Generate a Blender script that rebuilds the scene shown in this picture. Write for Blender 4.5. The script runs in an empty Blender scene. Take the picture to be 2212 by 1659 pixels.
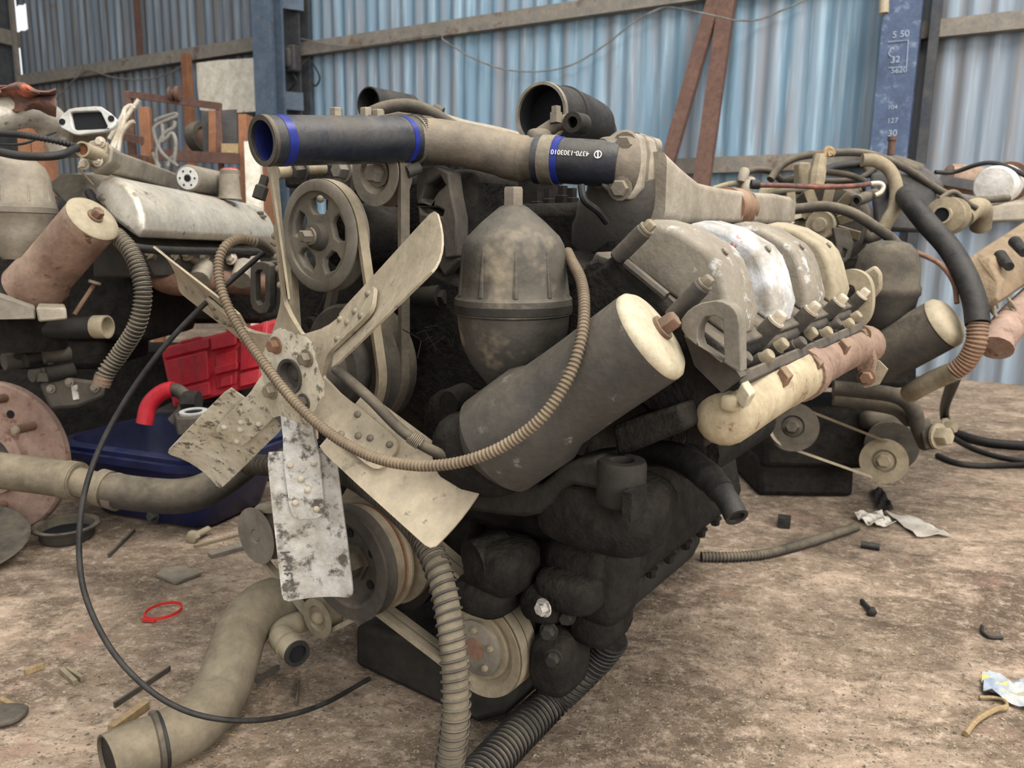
import bpy, bmesh, math, random
from mathutils import Vector as V, Matrix
random.seed(7)
S = bpy.context.scene
COL = S.collection
# ---------------------------------------------------------------- camera
F = 1660.0; CX = 1106.0; CY = 829.5; CAMH = .78
PITCH = math.radians(10.2); ROLL = math.radians(.9)
FW = V((0, math.cos(PITCH), -math.sin(PITCH)))
_u0 = V((0, math.sin(PITCH), math.cos(PITCH)))
RT = math.cos(ROLL)*V((1, 0, 0)) + math.sin(ROLL)*_u0
UP = -math.sin(ROLL)*V((1, 0, 0)) + math.cos(ROLL)*_u0
C0 = V((0, 0, CAMH))
cam = bpy.data.cameras.new('camera')
cam.sensor_fit = 'HORIZONTAL'; cam.sensor_width = 36; cam.lens = F/2212*36
cam.dof.use_dof = True; cam.dof.focus_distance = 1.05; cam.dof.aperture_fstop = 8.0
cam.clip_start = .02; cam.clip_end = 200
camo = bpy.data.objects.new('camera', cam); COL.objects.link(camo)
M = Matrix.Identity(4)
for i in range(3):
    M[i][0] = RT[i]; M[i][1] = UP[i]; M[i][2] = -FW[i]; M[i][3] = C0[i]
camo.matrix_world = M
S.camera = camo
# ---------------------------------------------------------------- light
w = bpy.data.worlds.new('overcast_sky'); S.world = w; w.use_nodes = True
bg = w.node_tree.nodes['Background']
bg.inputs[0].default_value = (.93, .955, 1.0, 1); bg.inputs[1].default_value = WORLD_STR = 0.95
S.view_settings.view_transform = 'Standard'; S.view_settings.look = 'None'
S.view_settings.gamma = 1; S.view_settings.use_curve_mapping = False
S.view_settings.exposure = 0.42
def area(name, loc, target, sx, sy, power, col=(1, 1, 1)):
    l = bpy.data.lights.new(name, 'AREA'); l.shape = 'RECTANGLE'; l.size = sx; l.size_y = sy
    l.energy = power; l.color = col
    o = bpy.data.objects.new(name, l); COL.objects.link(o); o.location = loc
    o.rotation_euler = (V(target)-V(loc)).to_track_quat('-Z', 'Y').to_euler()
    return o
area('skylight_daylight', (1.6, .4, 5.6), (.5, 1.6, 0), 5, 2.2, 340, (1, .955, .92))
area('doorway_daylight', (3.6, -3.6, 2.6), (.2, 1.6, .5), 3.6, 3.4, 240, (1, .965, .93))
# ---------------------------------------------------------------- pixel rays -> places
def ray(x, y): return FW + RT*((x-CX)/F) - UP*((y-CY)/F)
def P(x, y, d): return C0 + ray(x, y)*d
def pxm(r, d): return r*d/F
def depth(p): return (p-C0).dot(FW)
AX = ray(2340, 495).normalized()              # axis of the near engine, front to rear
LX = AX.cross(V((0, 0, 1))).normalized()
UX = LX.cross(AX)
EO = P(632, 812, 1.12)                        # its fan hub
def EA(x, y, a):
    r = ray(x, y); return C0 + r*((a+(EO-C0).dot(AX))/r.dot(AX))
def EN(a, l, u): return EO + AX*a + LX*l + UX*u
def fl(x, y, z=0.0):
    r = ray(x, y); return C0 + r*((z-CAMH)/r.z)
WN = V((.485, .8745, 0)); WD = 5.5; WS = V((.8745, -.485, 0))
def W(x, y, off=0.0):                         # on the back wall, off metres in front of it
    r = ray(x, y); return C0 + r*((WD-off)/r.dot(WN))
Z3 = V((0, 0, 1))
# ---------------------------------------------------------------- geometry
def frame(d):
    d = d.normalized()
    t = Z3 if abs(d.z) < .9 else V((1, 0, 0))
    u = d.cross(t).normalized(); return u, d.cross(u).normalized()
def spline(pts, n=8):
    pts = [V(p) for p in pts]; out = []
    q = [pts[0]*2-pts[1]] + pts + [pts[-1]*2-pts[-2]]
    for i in range(1, len(q)-2):
        a, b, c, d = q[i-1:i+3]
        for k in range(n):
            t = k/n
            out.append(.5*((2*b)+(c-a)*t+(2*a-5*b+4*c-d)*t*t+(3*b-a-3*c+d)*t**3))
    out.append(pts[-1]); return out
def resample(path, step):
    out = [path[0].copy()]; acc = 0.0
    for a, b in zip(path, path[1:]):
        L = (b-a).length
        if L < 1e-9: continue
        t = step-acc
        while t <= L:
            out.append(a.lerp(b, t/L)); t += step
        acc = L-(t-step)
    return out
def frames(path, closed=False):
    n = len(path); T = []
    for i in range(n):
        if closed: d = path[(i+1) % n]-path[i-1]
        else: d = path[min(i+1, n-1)]-path[max(i-1, 0)]
        T.append(d.normalized() if d.length > 1e-9 else (T[-1] if T else V((0, 0, 1))))
    u, _ = frame(T[0]); R = []
    for t in T:
        u = (u-t*u.dot(t)); u.normalize(); R.append((u.copy(), t.cross(u)))
    return T, R
class G:
    def __init__(s): s.v = []; s.f = []
    def add(s, vs, fs):
        o = len(s.v); s.v += [V(x) for x in vs]; s.f += [[i+o for i in f] for f in fs]; return s
    def tube(s, path, r, n=12, cap=True, closed=False):
        path = [V(p) for p in path]; m = len(path)
        rs = r if isinstance(r, (list, tuple)) else [r]*m
        if len(rs) != m: rs = [rs[0]+(rs[-1]-rs[0])*i/(m-1) for i in range(m)] if len(rs) == 2 else [rs[min(int(i*len(rs)/m), len(rs)-1)] for i in range(m)]
        T, R = frames(path, closed); vs = []; fs = []
        for p, (u, w_), rr in zip(path, R, rs):
            for k in range(n):
                a = 2*math.pi*k/n; vs.append(p+(u*math.cos(a)+w_*math.sin(a))*rr)
        for i in range(m if closed else m-1):
            j = (i+1) % m
            for k in range(n):
                l = (k+1) % n; fs.append([i*n+k, i*n+l, j*n+l, j*n+k])
        if cap and not closed:
            fs.append(list(range(n))); fs.append([(m-1)*n+k for k in range(n)])
        return s.add(vs, fs)
    def pipe(s, path, r, t, n=24, deep=None):
        """open at its first end, wall thickness t; closed inside at the far end"""
        path = [V(p) for p in path]
        if len(path) == 2: path = [path[0].lerp(path[1], k/5) for k in range(6)]; deep = 4
        m = len(path)
        if deep == 1: deep = 2
        rs = list(r) if isinstance(r, (list, tuple)) else [r]*m
        if len(rs) == 2 and m != 2: rs = [rs[0]+(rs[1]-rs[0])*i/(m-1) for i in range(m)]
        T, R = frames(path); vs = []; fs = []
        seq = [(i, 0) for i in range(m-1, -1, -1)] + [(i, t) for i in range(m-1 if deep is None else min(deep, m-1))]
        for i, tt in seq:
            u, w_ = R[i]
            for k in range(n):
                a = 2*math.pi*k/n; vs.append(path[i]+(u*math.cos(a)+w_*math.sin(a))*max(rs[i]-tt, 1e-4))
        for i in range(len(seq)-1):
            for k in range(n):
                l = (k+1) % n; fs.append([i*n+k, i*n+l, (i+1)*n+l, (i+1)*n+k])
        fs.append(list(range(n))); q = (len(seq)-1)*n; fs.append([q+k for k in range(n)])
        return s.add(vs, fs)
    def lathe(s, c, ax, prof, n=28, cap=True):
        c = V(c); ax = V(ax).normalized(); u, w_ = frame(ax); vs = []; fs = []
        for r, h in prof:
            for k in range(n):
                a = 2*math.pi*k/n; vs.append(c+ax*h+(u*math.cos(a)+w_*math.sin(a))*max(r, 1e-4))
        for i in range(len(prof)-1):
            for k in range(n):
                l = (k+1) % n; fs.append([i*n+k, i*n+l, (i+1)*n+l, (i+1)*n+k])
        if cap:
            fs.append(list(range(n))); q = (len(prof)-1)*n; fs.append([q+k for k in range(n)])
        return s.add(vs, fs)
    def ring(s, c, ax, prof, n=28):
        """closed ring profile"""
        c = V(c); ax = V(ax).normalized(); u, w_ = frame(ax); vs = []; fs = []; m = len(prof)
        for r, h in prof:
            for k in range(n):
                a = 2*math.pi*k/n; vs.append(c+ax*h+(u*math.cos(a)+w_*math.sin(a))*r)
        for i in range(m):
            j = (i+1) % m
            for k in range(n):
                l = (k+1) % n; fs.append([i*n+k, i*n+l, j*n+l, j*n+k])
        return s.add(vs, fs)
    def prism(s, pts, ext):
        n = len(pts); pts = [V(p) for p in pts]; ext = V(ext)
        vs = pts+[p+ext for p in pts]
        return s.add(vs, [list(range(n)), [n+i for i in range(n)]]+[[i, (i+1) % n, n+(i+1) % n, n+i] for i in range(n)])
    def loft(s, loops, cap=True):
        n = len(loops[0]); vs = []; fs = []
        for lp in loops: vs += [V(p) for p in lp]
        for i in range(len(loops)-1):
            for k in range(n):
                l = (k+1) % n; fs.append([i*n+k, i*n+l, (i+1)*n+l, (i+1)*n+k])
        if cap: fs.append(list(range(n))); q = (len(loops)-1)*n; fs.append([q+k for k in range(n)])
        return s.add(vs, fs)
    def holed(s, outer, holes, ext):
        bm = bmesh.new(); edges = []; loops = []
        for lp in [outer]+holes:
            vv = [bm.verts.new(V(p)) for p in lp]; loops.append(vv)
            for i in range(len(vv)): edges.append(bm.edges.new((vv[i], vv[(i+1) % len(vv)])))
        bmesh.ops.triangle_fill(bm, edges=edges, use_beauty=True)
        bm.verts.index_update()
        pts = [v.co.copy() for v in bm.verts]; n = len(pts)
        tri = [[v.index for v in f.verts] for f in bm.faces]
        lps = [[v.index for v in lp] for lp in loops]; bm.free()
        ext = V(ext)
        fs = tri+[[i+n for i in f] for f in tri]
        for lp in lps:
            k = len(lp)
            for i in range(k): fs.append([lp[i], lp[(i+1) % k], lp[(i+1) % k]+n, lp[i]+n])
        return s.add(pts+[p+ext for p in pts], fs)
    def box(s, c, x, y, z):
        c, x, y, z = V(c), V(x), V(y), V(z)
        vs = [c+x*i+y*j+z*k for i in (-1, 1) for j in (-1, 1) for k in (-1, 1)]
        return s.add(vs, [[0, 1, 3, 2], [4, 5, 7, 6], [0, 1, 5, 4], [2, 3, 7, 6], [0, 2, 6, 4], [1, 3, 7, 5]])
    def beam(s, a, b, x, hw, hh):
        a, b = V(a), V(b); d = (b-a); m = (a+b)/2; dn = d.normalized()
        x = (V(x)-dn*V(x).dot(dn)).normalized(); y = dn.cross(x)
        return s.box(m, d/2, x*hw, y*hh)
    def hexb(s, c, ax, r, h, washer=True):
        ax = V(ax).normalized()
        if washer: s.lathe(c, ax, [(r*1.35, -.0002), (r*1.35, h*.2)], 14)
        s.lathe(V(c)+ax*h*.2, ax, [(r, 0), (r, h*.65), (r*.82, h*.8)], 6); return s
    def ball(s, c, r, sc=(1, 1, 1), n=12, m=8):
        pr = [(r*math.sin(math.pi*i/m), -r*math.cos(math.pi*i/m)) for i in range(m+1)]
        g = G().lathe((0, 0, 0), (0, 0, 1), pr, n, True)
        return s.add([V(c)+V((p.x*sc[0], p.y*sc[1], p.z*sc[2])) for p in g.v], g.f)
    def blob(s, c, x, y, z, e=.6, n=16, m=10):
        """rounded box (superellipsoid) on half axes x y z"""
        c, x, y, z = V(c), V(x), V(y), V(z)
        def p(t): return math.copysign(abs(t)**e, t)
        vs = []; fs = []
        for i in range(m+1):
            a = -math.pi/2+math.pi*i/m
            for k in range(n):
                b = 2*math.pi*k/n
                vs.append(c+x*(p(math.cos(a))*p(math.cos(b)))+y*(p(math.cos(a))*p(math.sin(b)))+z*p(math.sin(a)))
        for i in range(m):
            for k in range(n):
                l = (k+1) % n; fs.append([i*n+k, i*n+l, (i+1)*n+l, (i+1)*n+k])
        return s.add(vs, fs)
def corr(path, r, pitch, dip=.82):
    """ringed hose: path and radii"""
    q = resample(path, pitch/4); rr = [r if (i % 4) in (0, 1) else r*dip for i in range(len(q))]
    return q, rr
def helix(path, R, pitch, per=14):
    q = resample(path, pitch/per); T, Fm = frames(q); out = []
    for i, (p, (u, w_)) in enumerate(zip(q, Fm)):
        a = 2*math.pi*i/per; out.append(p+(u*math.cos(a)+w_*math.sin(a))*R)
    return out
def circ(c, x, y, n=16, a0=0, a1=2*math.pi):
    full = abs(a1-a0-2*math.pi) < 1e-6
    return [V(c)+V(x)*math.cos(a0+(a1-a0)*i/(n if full else n-1))+V(y)*math.sin(a0+(a1-a0)*i/(n if full else n-1)) for i in range(n)]
# ---------------------------------------------------------------- objects
def thing(name, label, cat, loc, group=None):
    o = bpy.data.objects.new(name, None); COL.objects.link(o); o.location = loc
    o.empty_display_size = .05
    o['label'] = label; o['category'] = cat
    if group: o['group'] = group
    return o
def origin(o):
    v = V((0, 0, 0))
    while o is not None: v = v+o.location; o = o.parent
    return v
def build(name, g, m, parent=None, loc=None, ang=38, bev=0, seg=2):
    base = origin(parent) if parent is not None else V((0, 0, 0))
    if parent is None:
        if loc is None:
            n = len(g.v); loc = V((sum(p.x for p in g.v)/n, sum(p.y for p in g.v)/n, min(p.z for p in g.v)))
        base = V(loc)
    me = bpy.data.meshes.new(name)
    me.from_pydata([p-base for p in g.v], [], g.f)
    bm = bmesh.new(); bm.from_mesh(me); bmesh.ops.recalc_face_normals(bm, faces=bm.faces); bm.to_mesh(me); bm.free()
    me.polygons.foreach_set('use_smooth', [True]*len(me.polygons))
    me.set_sharp_from_angle(angle=math.radians(ang))
    me.materials.append(m)
    o = bpy.data.objects.new(name, me); COL.objects.link(o)
    if parent is not None: o.parent = parent
    else: o.location = base
    if bev:
        b = o.modifiers.new('bevel', 'BEVEL'); b.width = bev; b.segments = seg; b.limit_method = 'ANGLE'; b.angle_limit = math.radians(35)
        b.harden_normals = False
    return o
def solo(name, label, cat, g, m, group=None, **k):
    o = build(name, g, m, None, **k); o['label'] = label; o['category'] = cat
    if group: o['group'] = group
    return o
def struct(o): o['kind'] = 'structure'; return o
def lab(o, s): o['label'] = s; return o
def word(name, s, size, pos, xd, yd, m, parent, ext=.0004):
    cu = bpy.data.curves.new(name, 'FONT'); cu.body = s; cu.size = size; cu.extrude = ext; cu.align_x = 'CENTER'; cu.align_y = 'CENTER'
    t = bpy.data.objects.new(name, cu); me = bpy.data.meshes.new_from_object(t)
    bpy.data.objects.remove(t)
    xd = V(xd).normalized(); yd = V(yd); yd = (yd-xd*yd.dot(xd)).normalized(); zd = xd.cross(yd)
    base = origin(parent)
    for v in me.vertices: v.co = V(pos)-base+xd*v.co.x+yd*v.co.y+zd*v.co.z
    me.materials.clear(); me.materials.append(m)
    o = bpy.data.objects.new(name, me); COL.objects.link(o); o.parent = parent
    return o
# ---------------------------------------------------------------- materials
def lin(h):
    h = h.lstrip('#'); c = [int(h[i:i+2], 16)/255 for i in (0, 2, 4)]
    return tuple((x/12.92 if x < .04045 else ((x+.055)/1.055)**2.4) for x in c)+(1,)
def mat(name, c1, c2=None, dust=None, damt=.7, dlo=.15, rough=.6, metal=0.0, scale=14, bump=.2, bscale=90,
        spot=None, samt=.5, sscale=30, stretch=None, drough=.95, spec=.35, ssoft=0.0, grit=.3):
    m = bpy.data.materials.new(name); m.use_nodes = True; N = m.node_tree.nodes; Lk = m.node_tree.links
    b = N['Principled BSDF']; geo = N.new('ShaderNodeNewGeometry')
    src = geo.outputs['Position']
    if stretch:
        mp = N.new('ShaderNodeMapping'); mp.inputs['Scale'].default_value = stretch
        if len(stretch) == 3: pass
        Lk.new(src, mp.inputs[0]); src = mp.outputs[0]
    def noise(sc, det=5, rgh=.6):
        n = N.new('ShaderNodeTexNoise'); n.inputs['Scale'].default_value = sc; n.inputs['Detail'].default_value = det
        n.inputs['Roughness'].default_value = rgh; Lk.new(src, n.inputs['Vector']); return n.outputs[0]
    def rng(x, lo, hi):
        r = N.new('ShaderNodeMapRange'); r.inputs[1].default_value = lo; r.inputs[2].default_value = hi; Lk.new(x, r.inputs[0]); return r.outputs[0]
    def mix(f, a, c):
        x = N.new('ShaderNodeMix'); x.data_type = 'RGBA'
        for s_, val in ((0, f), (6, a), (7, c)):
            if hasattr(val, 'links') or hasattr(val, 'is_linked'): Lk.new(val, x.inputs[s_])
            else: x.inputs[s_].default_value = val
        return x.outputs[2]
    def mul(a, c):
        x = N.new('ShaderNodeMath'); x.operation = 'MULTIPLY'; Lk.new(a, x.inputs[0])
        if isinstance(c, (int, float)): x.inputs[1].default_value = c
        else: Lk.new(c, x.inputs[1])
        return x.outputs[0]
    col = lin(c1); ro = None
    if c2: col = mix(rng(noise(scale), .38, .64), lin(c1), lin(c2))
    if spot:
        f = mul(rng(noise(sscale, 4, .7), .62-.2*samt-ssoft, .68-.1*samt+ssoft), 1.0); col = mix(f, col, lin(spot))
    if dust:
        sx = N.new('ShaderNodeSeparateXYZ'); Lk.new(geo.outputs['Normal'], sx.inputs[0])
        f = mul(mul(rng(sx.outputs[2], dlo-.6, dlo+.55), rng(noise(scale*.8+5, 6, .65), .25, .6)), damt)
        col = mix(f, col, lin(dust))
        r = N.new('ShaderNodeMix'); Lk.new(f, r.inputs[0]); r.inputs[2].default_value = rough; r.inputs[3].default_value = drough; ro = r.outputs[0]
    if grit:
        v1 = rng(noise(55, 6, .75), .28, .72); v2 = rng(noise(6, 4, .6), .3, .7)
        ad = N.new('ShaderNodeMath'); ad.operation = 'ADD'; Lk.new(mul(v1, grit*1.3), ad.inputs[0]); Lk.new(mul(v2, grit), ad.inputs[1])
        ad2 = N.new('ShaderNodeMath'); ad2.operation = 'ADD'; Lk.new(ad.outputs[0], ad2.inputs[0]); ad2.inputs[1].default_value = 1-grit*1.15
        hs = N.new('ShaderNodeHueSaturation'); Lk.new(ad2.outputs[0], hs.inputs['Value'])
        if isinstance(col, tuple): hs.inputs['Color'].default_value = col
        else: Lk.new(col, hs.inputs['Color'])
        col = hs.outputs[0]
    b.inputs['Specular IOR Level'].default_value = spec
    if isinstance(col, tuple): b.inputs['Base Color'].default_value = col
    else: Lk.new(col, b.inputs['Base Color'])
    if ro is not None: Lk.new(ro, b.inputs['Roughness'])
    else: b.inputs['Roughness'].default_value = rough
    b.inputs['Metallic'].default_value = metal
    if bump:
        bp = N.new('ShaderNodeBump'); bp.inputs['Strength'].default_value = bump; bp.inputs['Distance'].default_value = .006
        Lk.new(noise(bscale, 3, .6), bp.inputs['Height']); Lk.new(bp.outputs[0], b.inputs['Normal'])
    return m
DUST = '#a3957d'
MT = {}
def _(k, *a, **kw): MT[k] = mat(k, *a, **kw)
_('black_iron', '#1e1d1b', '#282623', dust='#5d564a', damt=.4, rough=.8, scale=18, spec=.2)
_('grime', '#171615', '#201e1c', dust='#4d463b', damt=.3, rough=.9, scale=30, bump=.9, bscale=70, spec=.12, grit=.45)
_('dark_iron', '#2f2d2a', '#3c3833', dust='#776c5b', damt=.6, rough=.75)
_('grey_iron', '#5d584f', '#716a5e', dust='#958a76', damt=.7, rough=.7)
_('pulley_grey', '#5a564e', '#6c665b', dust='#8d8270', damt=.6, rough=.8, bump=.1)
_('dusty_beige', '#746a58', '#8b7f69', dust='#95896f', damt=.7, rough=.9, spec=.15)
_('hose_grey', '#5d5547', '#6d6454', dust='#857a65', damt=.75, rough=.9, spec=.15)
_('fan_paint', '#9d917a', '#877c67', dust='#a3967e', damt=.5, rough=.65, spot='#6c6455', samt=.1, sscale=45, bump=.25, bscale=50)
_('fan_bare', '#c2baa6', '#a0967f', dust='#b8ab90', damt=.4, rough=.6, spot='#5b554a', samt=.35, sscale=60, bump=.3, bscale=60)
_('alu_worn', '#c9c6be', '#a29d90', rough=.45, metal=.15, spot='#5c574e', samt=.55, sscale=34, scale=25, bump=.25)
_('steel_bolt', '#6d665a', '#857b69', dust='#94886f', damt=.5, rough=.5, metal=.4)
_('rust_bolt', '#7d5b45', '#5f4838', dust='#9a8d75', damt=.4, rough=.8)
_('bright_bolt', '#c9beaa', '#a79b86', rough=.5, metal=.2)
_('rubber', '#151515', '#1d1d1c', dust='#544d43', damt=.3, rough=.55, scale=25)
_('rubber_dusty', '#302d29', '#403b34', dust='#7d725e', damt=.65, rough=.85)
_('blue_hose', '#1d2027', '#272a31', dust='#615a4d', damt=.6, rough=.28, scale=22, bump=.12, bscale=140)
_('blue_band', '#1f2b80', '#1a2468', rough=.35, bump=.05)
_('blue_in', '#16205a', '#10173f', rough=.6)
_('steel_band', '#8d8576', '#6f685c', dust='#94886f', damt=.4, rough=.45, metal=.6)
_('pipe_steel', '#57524a', '#6a6154', dust='#8d7f68', damt=.7, rough=.55, metal=.2, scale=20)
_('bell_paint', '#33312d', '#3d3a34', dust='#6f6554', damt=.5, rough=.6, spot='#8d806a', samt=.0, sscale=9, ssoft=.07)
_('canister', '#34322e', '#3f3c37', dust='#6c6252', damt=.5, rough=.65, spot='#625c52', samt=.02, sscale=24)
_('cream_cap', '#b0a58b', '#9f947b', dust='#b0a58b', damt=.5, rough=.55, spot='#8a7f6b', samt=.05, sscale=60)
_('cover_alu', '#7d766a', '#8d8574', dust='#7a6f5e', damt=.6, rough=.5, metal=.1, spot='#cfd0cc', samt=.3, sscale=20)
_('cover_white', '#d6dadb', '#9b958a', dust='#7c705e', damt=.6, rough=.45, scale=22, spot='#c96a68', samt=-.15, sscale=26)
_('cover_beige', '#948870', '#847962', dust='#a0947b', damt=.7, rough=.6)
_('manifold_cream', '#a89a7d', '#948468', dust='#a5977c', damt=.4, rough=.7, spot='#6c4c36', samt=.12, sscale=28)
_('manifold_rust', '#6b5444', '#836a5a', dust='#94816d', damt=.4, rough=.85, bump=.5, spot='#5d3f30', samt=.2, sscale=40)
_('rust', '#785847', '#614738', dust='#94806c', damt=.3, rough=.9, bump=.4)
_('orange_rust', '#8d5a3c', '#74482f', rough=.9, bump=.3)
_('belt', '#8d816b', '#7a6f5b', dust='#9c8f78', damt=.6, rough=.9, bump=.15)
_('belt_dark', '#4d473d', '#625a4d', dust='#8c806b', damt=.5, rough=.9)
_('silver_cover', '#b5aea0', '#cdc7b9', dust='#a6987f', damt=.4, rough=.38, metal=.55, scale=9, spot='#6b6253', samt=.15, sscale=14)
_('copper_can', '#755c4d', '#8f7665', dust='#a8937c', damt=.55, rough=.5, metal=.25, scale=12, spot='#5b4337', samt=.2)
_('cast_alu', '#8d8577', '#776f61', dust='#a89a82', damt=.5, rough=.6, metal=.1)
_('pale_alu', '#c3c3bd', '#aeaca4', dust='#b0a894', damt=.3, rough=.5, metal=.1)
_('dark_in', '#0c0c0f', '#101015', rough=.8, bump=0)  # near-black, paints the shade inside bores and holes; also the old oil
_('red_plastic', '#c01f2e', '#d02a38', dust='#8f5a55', damt=.3, rough=.4, bump=.05)
_('navy_tub', '#1b2350', '#161b3c', dust='#3d4053', damt=.5, rough=.35, bump=.08)
_('rust_disc', '#84695b', '#9c8373', dust='#a6937f', damt=.3, rough=.8, spot='#6b4b3c', samt=.3)
_('brown_steel', '#5f453a', '#513a31', dust='#7c6558', damt=.3, rough=.8, scale=30)
_('col_blue', '#4b5a69', '#56636f', dust='#5f6a78', damt=.2, rough=.6, spot='#7c6658', samt=.05)
_('col_navy', '#4a5870', '#404d63', rough=.7, spot='#7c8896', samt=.0, sscale=12, ssoft=.06)
_('col_dark', '#35393f', '#454542', rough=.7)
_('girt', '#6d6a64', '#7f776a', dust='#8d8576', damt=.4, rough=.8, spot='#5a4a3d', samt=.25, sscale=6)
_('chalk', '#98a3b0', None, rough=.9, bump=0)
_('ink', '#d8d6cc', None, rough=.6, bump=0)
_('stamp', '#57534c', None, rough=.8, bump=0)
_('white_board', '#d9d3c3', '#c6bea9', rough=.7, spot='#a8835a', samt=.2, sscale=5)
_('wood_brown', '#8b5f42', '#74503a', rough=.8, scale=12)
_('wood_pale', '#98825f', '#857151', rough=.85, stretch=(20, 20, 4))
_('paper', '#c9c2b4', '#a89f90', rough=.9, spot='#7d7366', samt=.2)
_('paper_blue', '#aaa9a2', '#8490a0', rough=.85, spot='#c9b95a', samt=.2, sscale=30)
_('plastic_white', '#d9d6cc', '#c0bab0', rough=.5)
_('box_dark', '#2c2d30', '#3a393a', dust='#6c6558', damt=.5, rough=.6)
_('red_strip', '#c2302c', '#a82a27', rough=.5, bump=0)
_('wire_grey', '#7d7a72', '#656158', rough=.7)
_('red_rod', '#7c4838', '#3a2f2b', rough=.6, scale=40)
# ================================================================ setting
def floor_mat():
    m = bpy.data.materials.new('dirt_floor'); m.use_nodes = True; N = m.node_tree.nodes; Lk = m.node_tree.links
    b = N['Principled BSDF']; b.inputs['Roughness'].default_value = .95; b.inputs['Specular IOR Level'].default_value = .15
    geo = N.new('ShaderNodeNewGeometry')
    def nz(sc, det, rg, st=(1, 1, 1), rot=0, dist=0):
        mp = N.new('ShaderNodeMapping'); mp.inputs['Scale'].default_value = st; mp.inputs['Rotation'].default_value = (0, 0, rot)
        Lk.new(geo.outputs['Position'], mp.inputs[0])
        n = N.new('ShaderNodeTexNoise'); n.inputs['Scale'].default_value = sc; n.inputs['Detail'].default_value = det; n.inputs['Roughness'].default_value = rg
        n.inputs['Distortion'].default_value = dist
        Lk.new(mp.outputs[0], n.inputs['Vector']); return n.outputs[0]
    def rg(x, lo, hi, o=1.0):
        r = N.new('ShaderNodeMapRange'); r.inputs[1].default_value = lo; r.inputs[2].default_value = hi; r.inputs[4].default_value = o; Lk.new(x, r.inputs[0]); return r.outputs[0]
    def mx(f, a, c):
        x = N.new('ShaderNodeMix'); x.data_type = 'RGBA'; Lk.new(f, x.inputs[0])
        for s_, val in ((6, a), (7, c)):
            if isinstance(val, tuple): x.inputs[s_].default_value = val
            else: Lk.new(val, x.inputs[s_])
        return x.outputs[2]
    c = mx(rg(nz(2.2, 6, .6), .35, .65), lin('#69594a'), lin('#94826d'))
    c = mx(rg(nz(3.1, 8, .75, (1, 1.5, 1), .5, .6), .48, .66), c, lin('#c0a991'))
    c = mx(rg(nz(30, 7, .8, (1, 1.1, 1), .5), .5, .68, .9), c, lin('#cdb9a2'))
    c = mx(rg(nz(9, 7, .78, (1, 1.6, 1), .5), .54, .64, .8), c, lin('#5d5042'))
    c = mx(rg(nz(34, 5, .7, (1, 1.5, 1), -.2), .55, .7, .8), c, lin('#4a4036'))
    c = mx(rg(nz(1.6, 7, .7), .52, .66, .75), c, lin('#50443a'))
    c = mx(rg(nz(150, 3, .6), .6, .72, .7), c, lin('#cdbda2'))
    c = mx(rg(nz(120, 3, .6, (1, 1, 1), 1.1), .6, .72, .8), c, lin('#3b332b'))
    c = mx(rg(nz(5, 4, .6, (1, 1, 1), 2), .62, .74, .6), c, lin('#a07f6e'))
    Lk.new(c, b.inputs['Base Color'])
    bp = N.new('ShaderNodeBump'); bp.inputs['Strength'].default_value = .8; bp.inputs['Distance'].default_value = .012
    Lk.new(nz(38, 8, .7), bp.inputs['Height']); Lk.new(bp.outputs[0], b.inputs['Normal'])
    return m
def fz(x, y):
    return 0.0
g = G(); nx, ny = 60, 60
g.add([(-14, -6, 0), (12, -6, 0), (12, 14, 0), (-14, 14, 0)], [[0, 1, 2, 3]])
g.add([(-14, -6, -.1), (12, -6, -.1), (12, 14, -.1), (-14, 14, -.1)], [[0, 1, 2, 3]])
struct(build('floor', g, floor_mat(), loc=(0, 0, 0)))
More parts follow.
